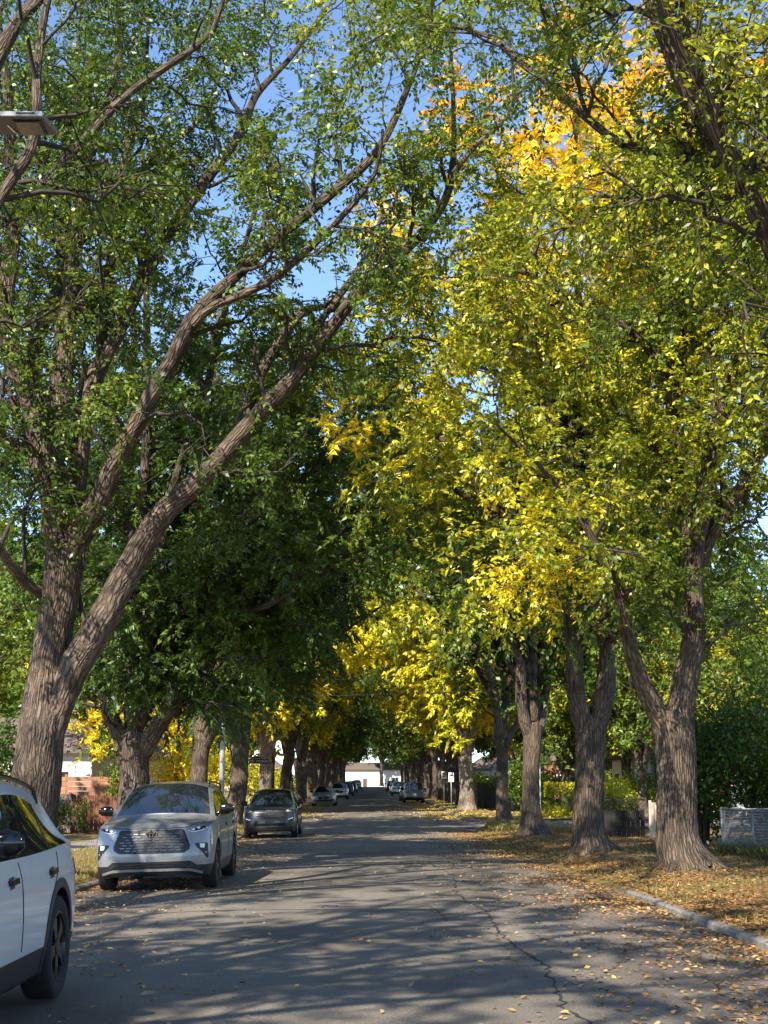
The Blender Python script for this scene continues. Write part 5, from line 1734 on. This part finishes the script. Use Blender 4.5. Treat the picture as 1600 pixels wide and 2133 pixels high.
def board_fence(label, x0, y0, x1, y1, h, mat, pitch=.15, gap=.012, posts=2.4, jag=.02, rails=True, group=None, z0=None, lattice=False):
    L = math.hypot(x1 - x0, y1 - y0); a = math.atan2(y1 - y0, x1 - x0)
    cx, cy = x0, y0
    zz = float(verge_z(cx, cy)) if z0 is None else z0
    root = empty('board_fence', (cx, cy, zz), a)
    tag(root, label, 'fence', group)
    n = int(L / pitch)
    shared = [MB().box((0, 0, h / 2), (pitch - gap, .02, h)).mesh('board') for _ in range(1)]
    for k in range(n):
        o = link('board', shared[0], mat, root, ((k + .5) * pitch, random.uniform(-.004, .004), random.uniform(-jag, jag) - .02))
        o.rotation_euler = (0, random.uniform(-.006, .006), 0)
    for k in range(int(L / posts) + 1):
        MB().box((min(L, k * posts), .06, h / 2), (.09, .09, h + .06)).build('post', mat, root)
    if rails:
        for zr in (.3, h - .3):
            MB().box((L / 2, .035, zr), (L, .04, .09)).build('rail', mat, root)
    if lattice:
        mb = MB()
        for k in range(int(L / .14)):
            for s in (1, -1):
                x = k * .14
                mb.tube([(x, -.01, h + .02), (x + s * .28, -.01, h + .30)], .010, 4)
        o = mb.build('lattice', mat, root)
        o['kind'] = 'stuff'
        MB().box((L / 2, .0, h + .315), (L, .06, .05)).build('rail', mat, root)
    return root


board_fence('weathered grey board fence with the vine bush in front', -13.9, 55.0, -11.45, 55.0, 1.45, M['wood_grey'])
board_fence('red-brown stained board fence panel beside the grey boards', -11.4, 54.9, -9.7, 54.9, 1.42, M['wood_red'], pitch=.17)
# salmon fence: boards laid flat, taller and behind
sf = empty('salmon_fence', (-14.6, 57.0, float(verge_z(-12, 57))))
tag(sf, 'taller salmon-stained fence of horizontal boards behind the board fences', 'fence')
for k in range(11):
    for q in range(2):
        MB().box((1.3 + q * 2.42, random.uniform(-.004, .004), .14 + k * .185), (2.40, .022, .172)).build('board', M['wood_salmon'], sf)
for q in range(3):
    MB().box((.08 + q * 2.42, .06, 1.08), (.10, .10, 2.2)).build('post', M['wood_salmon'], sf)
board_fence('low near-black board fence with a lattice top between two elm trunks', 7.15, 50.2, 9.35, 49.4, .92, M['wood_dark'], lattice=True, pitch=.16)
board_fence('short pale board fence panel at the end of the near-black fence', 9.42, 49.3, 9.85, 49.15, 1.22, M['wood_pale'])
board_fence('dark board fence past the cross street, beyond the pale-trunked yellow elm', 6.9, 96, 8.3, 88.0, 1.6, M['wood_dark'])
board_fence('pale picket fence across the cross street behind the graphite SUV', -14.2, 88, -7.4, 88, 1.5, M['wood_pale'], pitch=.20, gap=.05)
board_fence('small whitewashed fence panel beside the thinner forked elm', 8.35, 87.6, 9.0, 87.5, 1.35, M['wood_pale'])


def chainlink(label, pts, h):
    x0, y0 = pts[0]
    root = empty('chain_link_fence', (x0, y0, float(verge_z(x0, y0))))
    tag(root, label, 'fence')
    for i, ((xa, ya), (xb, yb)) in enumerate(zip(pts[:-1], pts[1:])):
        L = math.hypot(xb - xa, yb - ya)
        d = Vector(((xb - xa) / L, (yb - ya) / L, 0))
        o0 = Vector((xa - x0, ya - y0, 0))
        n = max(1, round(L / 2.6))
        for k in range(n + (1 if i == len(pts) - 2 else 0)):
            p = o0 + d * (L * k / n)
            thick = .034 if k == 0 else .024
            MB().tube([p + Vector((0, 0, -.1)), p + Vector((0, 0, h + .05))], thick, 8).build('post', M['galv'], root, smooth=True)
        MB().tube([o0 + Vector((0, 0, h)), o0 + d * L + Vector((0, 0, h))], .02, 8).build('top_rail', M['galv'], root, smooth=True)
        mb = MB()
        s = .055
        nd = int((L + h) / s)
        for k in range(nd):
            for sg in (1, -1):
                a = k * s - h
                lo, hi = max(0, a), min(L, a + h)
                if hi - lo < .02: continue
                if sg > 0:
                    p, q = (lo, lo - a), (hi, hi - a)
                else:
                    p, q = (lo, h - (lo - a)), (hi, h - (hi - a))
                off = Vector((-d.y, d.x, 0)) * .003 * sg
                mb.tube([o0 + d * p[0] + Vector((0, 0, p[1])) + off, o0 + d * q[0] + Vector((0, 0, q[1])) + off], .0028, 3, cap=False)
        # privacy tape woven along the wires
        for k in range(int(h / .075)):
            zz = .05 + k * .075
            c = o0 + d * (L / 2) + Vector((0, 0, zz))
            mb.box(c, (L, .003, .009), math.atan2(d.y, d.x))
        w = mb.build('wire_mesh', M['galv'], root)
        w['kind'] = 'stuff'
    return root


chainlink('galvanised chain-link fence with steel posts in front of the lilac thicket', [(8.75, 36.4), (9.15, 32.0), (9.6, 26.5)], 1.08)
chainlink('galvanised chain-link fence returning along the yard behind the lilacs', [(8.85, 36.5), (14.5, 36.9)], 1.08)

# ------------------------------------------------------------------ houses
M['stucco_white'] = plain('white_stucco', (.72, .71, .68), .9, noise=.08, scale=20, bump=.3)
M['siding_grey'] = plain('grey_siding', (.52, .53, .52), .7, noise=.06)
M['siding_beige'] = plain('beige_siding', (.52, .45, .36), .75, noise=.06)
M['brick'] = plain('brick_red', (.32, .15, .10), .9, noise=.25, scale=9, bump=.3)
M['shingle'] = plain('roof_shingle', (.13, .10, .085), .95, noise=.35, scale=16, bump=.4)
M['trim'] = plain('white_trim', (.75, .75, .73), .6, noise=.04)
M['pane'] = plain('window_pane', (.02, .025, .03), .05, noise=.1, spec=.8)
M['door'] = plain('door_paint', (.15, .06, .05), .5, noise=.1)


def house(label, x, Y, w, d, h, face, wall, group=None, siding=True, roof_h=1.9):
    """face: -1 shows its front to -Y, else the street-side x direction (1 or -1 along x)"""
    root = empty('house', (x, Y, float(verge_z(x, min(Y, 300))) - .05))
    tag(root, label, 'house', group)
    MB().box((0, 0, h / 2), (w, d, h)).build('wall', wall, root)
    if siding:
        mb = MB()
        for k in range(int((h - .2) / .2)):
            z = .25 + k * .2
            for (cx, cy, sx, sy) in ((0, -d / 2 - .012, w + .03, .02), (-w / 2 - .012, 0, .02, d), (w / 2 + .012, 0, .02, d)):
                mb.box((cx, cy, z), (sx, sy, .185))
        o = mb.build('siding', wall, root); o['kind'] = 'stuff'
    e = .5
    rf = MB()
    x0, x1, y0, y1 = -w / 2 - e, w / 2 + e, -d / 2 - e, d / 2 + e
    for off in (0, .14):
        rf.v += [(x0, y0, h - .1 + off), (x1, y0, h - .1 + off), (x1, y1, h - .1 + off), (x0, y1, h - .1 + off), (x0 + d * .25, 0, h + roof_h + off), (x1 - d * .25, 0, h + roof_h + off)]
    for b, fl in ((0, True), (6, False)):
        q = [(b, b + 1, b + 5, b + 4), (b + 1, b + 2, b + 5), (b + 2, b + 3, b + 4, b + 5), (b + 3, b, b + 4)]
        rf.f += [f[::-1] if fl else f for f in q]
    for a, c in ((0, 1), (1, 2), (2, 3), (3, 0)):
        rf.f.append((a, c, c + 6, a + 6))
    ro = rf.build('roof', M['shingle'], root)
    MB().box((w * .2, .6, h + roof_h), (.5, .5, 1.1)).build('chimney', M['brick'], ro)

    def window(cx, cy, cz, ww, hh, along):
        sx, sy = (ww, .08) if along == 'x' else (.08, ww)
        f = MB().box((cx, cy, cz), (sx + (.16 if along == 'x' else 0), sy + (.16 if along == 'y' else 0), hh + .16)).build('window', M['trim'], root)
        sg = 1 if (cy < 0 if along == 'x' else cx < 0) else -1
        px, py = (cx, cy - sg * .03) if along == 'x' else (cx - sg * .03, cy)
        for q in (-1, 1):
            off = q * ww * .255
            MB().box((px + (off if along == 'x' else 0), py + (off if along == 'y' else 0), cz), (sx * (.47 if along == 'x' else 1), sy * (.47 if along == 'y' else 1), hh - .04)).build('pane', M['pane'], f)
    for fx in (-.28, .28):
        window(fx * w, -d / 2 - .03, 1.75, 1.5, 1.15, 'x')
    dr = MB().box((0, -d / 2 - .03, 1.05), (.95, .09, 2.05)).build('door', M['door'], root)
    MB().box((.34, -d / 2 - .09, 1.0), (.05, .05, .12)).build('handle', M['galv'], dr)
    for fy in (-.25, .25):
        window(-w / 2 - .03, fy * d, 1.75, 1.4, 1.1, 'y')
        window(w / 2 + .03, fy * d, 1.75, 1.4, 1.1, 'y')
    return root


house('grey lap-sided house behind the salmon fence, across the cross street', -20.0, 84, 9, 9, 3.4, -1, M['siding_grey'])
house('white stucco bungalow across the cross street, glimpsed past the furrowed elm', 18.6, 81, 9.0, 8, 3.1, -1, M['stucco_white'], siding=False)
HG = 'houses far along the street'
hcol = [('beige', M['siding_beige']), ('white stucco', M['stucco_white']), ('red brick', M['brick']), ('grey', M['siding_grey'])]
for i in range(8):
    sx = -1 if i % 2 else 1
    nm, mt = hcol[(i * 3 + i // 4) % 4]
    house('%s bungalow set back behind the far elms%s' % (nm, ', well past the cross street' if i > 4 else ''), sx * (19 + (i % 3)), 106 + 19 * i, 9 + (i % 2), 10, 3.2 + .3 * (i % 3), -1, mt, HG, siding=(i % 2 == 0))
house('pale stucco building closing the far end of the street', -2, 352, 26, 8, 4.2, -1, M['stucco_white'], siding=False, roof_h=1.6)
house('white bungalow beyond the lilac thicket', 25.5, 47, 8, 7, 3.2, -1, M['stucco_white'], siding=False)
house('beige bungalow beyond the sidewalk, behind the huge forked elm', -21, 52, 8, 10, 3.3, -1, M['siding_beige'])

# ------------------------------------------------------------------ street furniture
# lamp head on its arm
lx0 = U(84, 236, 11.2); zl = lx0[2]
lamp = empty('street_lamp', (-6.35, 11.5, float(verge_z(-6.35, 11.5))))
tag(lamp, 'street lamp with a flat grey head hanging over the white SUV', 'street lamp')
bz_ = lamp.location.z
X1 = lx0[0] + 6.35
MB().tube([(0, 0, -.1), (0, 0, 3), (0, 0, zl - bz_ - .25)], [.095, .08, .06], 14).build('pole', M['galv'], lamp, smooth=True)
MB().tube([(0, 0, zl - bz_ - .3), (.5, 0, zl - bz_ - .05), (X1 - .62, -.08, zl - bz_ + .05)], .03, 10).build('arm', M['galv'], lamp, smooth=True)
M['lamp_shell'] = plain('lamp_shell', (.17, .17, .175), .5, .2, noise=.1, scale=12)
M['lamp_sunlit'] = plain('lamp_sunlit', (.62, .62, .60), .45, .1, noise=.08)
M['lamp_glass'] = plain('lamp_glass', (.10, .10, .095), .15, noise=.5, scale=45, coat=.6)
hd = MB()
zz = zl - bz_
yn, yf = -.22, .11
prof_h = [(X1 - .70, .055), (X1 - .45, .075), (X1, .045)]
b = 0
for (x, t) in prof_h:
    sh = .10 * (x - X1 + .70) / .70
    hd.v += [(x, yn, zz), (x + .06 * sh * 10, yf, zz), (x + .06 * sh * 10, yf - .04, zz + t), (x, yn + .03, zz + t)]
for i in range(2):
    o = i * 4
    for a, c in ((0, 1), (1, 2), (2, 3), (3, 0)):
        hd.f.append((o + a, o + c, o + 4 + c, o + 4 + a))
hd.f += [(3, 2, 1, 0), (8, 9, 10, 11)]
head = hd.build('lamp_head', M['lamp_shell'], lamp)
MB().box((X1 - .34, yn - .012, zz + .028), (.68, .022, .040)).build('sunlit_side', M['lamp_sunlit'], head)  # sun on the head's near side, put in as a paler colour
MB().box((X1 - .14, yn - .026, zz + .030), (.16, .006, .010)).build('vent_slot', M['gloss_black'], head)
MB().box((X1 - .145, -.05, zz - .006), (.24, .27, .012)).build('frame', M['gloss_black'], head)
MB().box((X1 - .145, -.05, zz - .016), (.205, .235, .008)).build('lens', M['lamp_glass'], head)
MB().tube([(X1 - .33, -.10, zz - .008), (X1 - .30, .02, zz - .012), (X1 - .285, .08, zz - .008)], .006, 6).build('latch', M['chrome'], head)

# far lamp pole by the corner
px_, py_ = U_xy(461, 57.5), 57.5
l2 = empty('street_lamp', (px_, py_, float(verge_z(px_, py_))))
tag(l2, 'slim grey street lamp post with a curved arm beside the dappled elm', 'street lamp')
ht = U(480, 1345, 57.5)[2] - l2.location.z
MB().tube([(0, 0, -.1), (0.02, 0, ht * .5), (.05, 0, ht)], [.12, .095, .06], 12).build('pole', M['pole_grey'], l2, smooth=True)
MB().box((0, 0, .12), (.34, .34, .22)).build('base', M['pole_grey'], l2, bevel=.02)
MB().tube([(.05, 0, ht - .05), (.5, 0, ht + .35), (1.4, 0, ht + .62), (2.3, 0, ht + .70)], .028, 8).build('arm', M['pole_grey'], l2, smooth=True)
MB().box((2.55, 0, ht + .69), (.55, .24, .08)).build('lamp_head', M['lamp_shell'], l2, bevel=.02)

# avenue name sign
M['sign_black'] = plain('sign_black', (.015, .014, .013), .5, noise=.1)
M['sign_white'] = plain('sign_letter', (.72, .72, .70), .5, noise=.03)


def text_mesh(body, size):
    cu = bpy.data.curves.new('txt', 'FONT')
    cu.body = body; cu.size = size; cu.align_x = 'CENTER'; cu.align_y = 'CENTER'; cu.extrude = .002
    o = bpy.data.objects.new('txt', cu)
    COL.objects.link(o)
    bpy.context.view_layer.update()
    me = evaluated(o)
    bpy.data.objects.remove(o); bpy.data.curves.remove(cu)
    return me


sy = 62.6
sc_ = U(535, 1585, sy)
sx_ = U_xy(511, sy)
sg = empty('street_name_sign', (sx_, sy, float(verge_z(sx_, 61.9))))
tag(sg, 'black avenue name sign with white letters on a post behind the dappled elm', 'sign')
dz_ = sc_[2] - sg.location.z
MB().tube([(0, 0, -.1), (0, 0, dz_ + .25)], .035, 10).build('post', M['galv'], sg, smooth=True)
dx_ = sc_[0] - sx_
pl = MB().box((dx_, 0, dz_), (.84, .02, .20)).build('name_plate', M['sign_black'], sg)
pl.rotation_euler = (0, .03, 0)
MB().box((dx_ - .45, 0, dz_), (.12, .03, .06)).build('bracket', M['galv'], sg)
MB().box((dx_ + .02, 0, dz_ + .145), (.36, .018, .07)).build('top_plate', M['sign_black'], sg)
tm_ = text_mesh('100  AVENUE', .135)
to = link('lettering', tm_, M['sign_white'], pl, (dx_, -.014, dz_)); to.rotation_euler = (math.pi / 2, 0, 0)

# two small road signs past the cross street, by the pale trunk
for (px, Y, topy, lb, bw) in ((925, 110, 1607, 'white parking sign on a thin post beside the dark far fence', .40), (940, 87, 1609, 'white parking sign on a steel post next to the pale trunk', .32)):
    xx = U_xy(px, Y)
    r = empty('road_sign', (xx, Y, float(verge_z(xx, Y))))
    tag(r, lb, 'sign')
    hz = U(px, topy, Y)[2] - r.location.z
    MB().tube([(0, .03, -.1), (0, .03, hz)], .03, 8).build('post', M['galv'], r, smooth=True)
    p = MB().box((0, 0, hz - .28), (bw, .012, .56)).build('plate', M['sign_white'], r)
    bdm = MB()
    for zo in (.10, -.10):
        bdm.box((0, -.009, hz - .28 + zo), (bw * .7, .004, .05))
    bdm.build('print', M['cladding'], p)
# slim white marker post at the hedge
xx = U_xy(1126, 74.0)
mp_ = empty('marker_post', (xx, 74.2, float(verge_z(xx, 74.2))))
tag(mp_, 'slim white post standing at the edge of the clipped hedge', 'post')
MB().tube([(0, 0, -.1), (0, 0, 3.0)], .035, 8).build('shaft', M['trim'], mp_, smooth=True)
MB().tube([(0, 0, 3.0), (0, 0, 3.06), (0, 0, 3.09)], [.045, .045, .02], 8).build('cap', M['galv'], mp_, smooth=True)

# utility poles with the two cables over the cross street
PW = []
for (x, y, lb) in ((-13.5, 78, 'wooden utility pole in the yards across from the street lamp'), (15.0, 77.0, 'wooden utility pole beside the white stucco bungalow')):
    r = empty('utility_pole', (x, y, float(verge_z(x, y))))
    tag(r, lb, 'utility pole')
    MB().tube([(0, 0, -.2), (0, 0, 9)], [.16, .11], 10).build('shaft', M['wood_grey'], r, smooth=True)
    MB().box((0, 0, 8.3), (.1, 1.6, .12)).build('crossarm', M['wood_grey'], r)
    PW.append(np.array([x, y, r.location.z]))
M['cable'] = plain('cable_black', (.012, .012, .012), .6)
for z0, z1, sag, lb in ((6.35, 7.2, .35, 'lower black cable strung across the street before the yellow crowns'), (7.35, 7.75, .30, 'thin upper cable strung across the street before the yellow crowns')):
    a, c = PW[0] + [0, -.18, z0], PW[1] + [0, -.16, z1]
    pts = [tuple(a + (c - a) * t - np.array([0, 0, sag * 4 * t * (1 - t)])) for t in np.linspace(0, 1, 25)]
    tag(MB().tube(pts, .022 if z0 < 7 else .014, 5).build('overhead_cable', M['cable']), lb, 'cable')

# ------------------------------------------------------------------ fallen leaves and grass
rng = np.random.default_rng(77)


def scatter(name, label, pts, zf, size, hue, seed, lift=0.006, tilt=.35, parent=None):
    rg = np.random.default_rng(seed)
    n = len(pts)
    z = zf(pts[:, 0], pts[:, 1]) + lift + rg.uniform(0, .012, n)
    pos = np.stack([pts[:, 0], pts[:, 1], z], -1)
    a = rg.uniform(0, 6.28, n)
    d = np.stack([np.cos(a), np.sin(a), rg.uniform(-.02, tilt, n)], -1)
    nr = unit(np.stack([rg.normal(0, tilt, n), rg.normal(0, tilt, n), np.ones(n)], -1))
    f = np.clip(hue[0] + hue[1] * rg.normal(0, 1, n), 0, 1).astype(np.float32)
    o = link(name, leaf_mesh(name, pos, d, nr, size, f, rg, False, .62), M['litter'], parent)
    o['kind'] = 'stuff'
    o.color = (0, 0, 0, 1)
    if label: tag(o, label, 'leaves')
    return o


def clumpy(pts, seed, scale, keep):
    v = smooth_noise(np.column_stack([pts, np.zeros(len(pts))]), seed, scale)
    p = np.clip(keep + .55 * v, .04, 1)
    return pts[np.random.default_rng(seed).uniform(0, 1, len(pts)) < p]


def kx(Y, side):
    return np.array([kerb_x(float(y), side, y > 67) for y in Y])


def in_cross(p, pad=0.0):
    return (p[:, 1] > CROSS0 - pad) & (p[:, 1] < CROSS1 + pad)


def verge_pts(side, n, y0, y1, w, rg, power=1.0):
    Y = y0 + (y1 - y0) * rg.uniform(0, 1, n) ** power
    x = kx(Y, side) + side * (.17 + w * rg.uniform(0, 1, n) ** 1.4)
    p = np.column_stack([x, Y])
    return p[~in_cross(p, .1)]


def gutter_pts(side, n, y0, y1, mean, rg, power=1.0):
    Y = y0 + (y1 - y0) * rg.uniform(0, 1, n) ** power
    x = kx(Y, side) - side * (.01 + rg.exponential(mean, n))
    p = np.column_stack([x, Y])
    return p[(np.abs(p[:, 0]) < 4.8) & ~in_cross(p, 0)]


scatter('leaf_litter', 'brown and orange leaf litter blanketing the verge under the furrowed elm', clumpy(verge_pts(1, 60000, 9, 61.5, 5.0, rng, 1.3), 3, .8, .85), verge_z, .068, (.32, .18), 1)
scatter('leaf_litter', 'dry leaves scattered over the grass beside the parked cars', clumpy(verge_pts(-1, 16000, 8, 61.5, 4.0, rng, 1.2), 4, .9, .55), verge_z, .065, (.42, .20), 2)
scatter('leaf_litter', 'brown leaves banked along the kerb in front of the furrowed elm', clumpy(gutter_pts(1, 30000, 8.5, 61, .62, rng, 1.35), 5, .7, .75), road_z, .060, (.42, .22), 3)
kt = np.column_stack([kx(np.linspace(9, 24, 700), 1) + rng.uniform(.03, .2, 700), np.linspace(9, 24, 700) + rng.normal(0, .3, 700)])
scatter('leaf_litter', 'leaves caught on top of the kerb stones', clumpy(kt, 12, 1.2, .5), lambda x, y: prof(y) + .018, .062, (.4, .2), 31)
scatter('leaf_litter', 'pale leaves banked in the gutter under the parked cars', clumpy(gutter_pts(-1, 17000, 8, 61, .75, rng, 1.1), 6, .6, .6), road_z, .062, (.48, .22), 4)
scatter('leaf_litter', 'golden leaf carpet under the yellow elms past the cross street', np.vstack([verge_pts(1, 10000, 72.3, 130, 6, rng, 1.6), verge_pts(-1, 6000, 72.3, 120, 5, rng, 1.6)]), verge_z, .13, (.90, .08), 5)
scatter('leaf_litter', 'golden leaves drifted on the asphalt edges past the cross street', np.vstack([gutter_pts(1, 7000, 72.3, 150, .8, rng, 1.3), gutter_pts(-1, 4500, 72.3, 150, .7, rng, 1.3)]), road_z, .12, (.80, .14), 6)
pr = np.column_stack([rng.uniform(-4.6, 3.9, 1900), 7.5 + 50 * rng.uniform(0, 1, 1900) ** 1.3])
wgt = np.where(pr[:, 0] > 0, np.clip(.12 + .30 * np.maximum(pr[:, 0], 0), 0, 1), np.clip(.08 + .24 * np.maximum(-pr[:, 0] - .8, 0), 0, 1))
pr = pr[rng.uniform(0, 1, len(pr)) < wgt]
near = pr[:, 1] < 17.5
scatter('leaf_litter', 'single leaves sprinkled over the middle of the asphalt', pr[~near], road_z, .058, (.62, .2), 7)
# the leaves on the near asphalt one by one
protos = []
for k in range(9):
    rg = np.random.default_rng(500 + k)
    hue = np.array([[.55, .62, .70, .75, .5, .85, .97, .66, .72][k]], dtype=np.float32)
    ax = np.array([[1.0, 0, .12]])
    me = leaf_mesh('fallen_leaf', np.array([[-.5, 0, 0.0]]), ax, np.array([[.15 * (k % 3 - 1), .25 * ((k * 2) % 3 - 1), 1.0]]), 1.0, hue, rg, True, .58)
    me.materials.append(M['litter'])
    protos.append(me)
extra = np.vstack([gutter_pts(1, 170, 8.3, 13.5, 1.2, rng), gutter_pts(-1, 80, 8.6, 13.5, 1.5, rng)])
pn = np.vstack([pr[near], extra])[:290]
for i, (x, y) in enumerate(pn):
    o = bpy.data.objects.new('fallen_leaf', protos[i % 9])
    COL.objects.link(o)
    s = rng.uniform(.04, .075)
    o.location = (x, y, float(road_z(x, y)) + .012)
    o.rotation_euler = (rng.normal(0, .22), rng.normal(0, .22), rng.uniform(0, 6.28))
    o.scale = (s, s, s)
    o.color = (0, 0, 0, 1)
    tag(o, 'single dry fallen leaf lying on the near asphalt', 'leaf', 'fallen leaves on the near asphalt')


def grass(name, label, pts, size, hue, seed):
    rg = np.random.default_rng(seed)
    n = len(pts)
    pos = np.stack([pts[:, 0], pts[:, 1], verge_z(pts[:, 0], pts[:, 1]) - .01], -1)
    d = unit(np.stack([rg.normal(0, .45, n), rg.normal(0, .45, n), np.ones(n)], -1))
    nr = unit(np.stack([rg.normal(0, 1, n), rg.normal(0, 1, n), np.full(n, .1)], -1))
    f = np.clip(hue[0] + hue[1] * rg.normal(0, 1, n), 0, 1).astype(np.float32)
    o = link(name, leaf_mesh(name, pos, d, nr, size, f, rg, False, .10), M['grass'], None)
    o.color = (0, 0, 0, 1)
    return tag(o, label, 'grass', kind='stuff')


grass('grass', 'dry yellow grass on the verge between the kerb and the sidewalk', clumpy(verge_pts(-1, 32000, 9, 61.5, 2.4, rng, 1.2), 8, .9, .7), .10, (.55, .2), 21)
grass('grass', 'thin dry grass poking through the leaf litter', clumpy(verge_pts(1, 26000, 10, 61.5, 5.5, rng, 1.2), 9, .8, .4), .10, (.5, .22), 22)
gp = np.column_stack([rng.normal(5.3, .95, 9000), rng.normal(59.6, 1.0, 9000)])
grass('grass', 'tuft of pale grass round the foot of the thinner forked elm', gp[(gp[:, 0] > 4.7) & (gp[:, 1] < 61.6)], .20, (.8, .15), 23)
gf = np.column_stack([rng.uniform(8.6, 9.9, 5000), rng.uniform(27, 36.6, 5000)])
grass('grass', 'tall weeds along the foot of the chain-link fence', gf, .32, (.15, .2), 24)
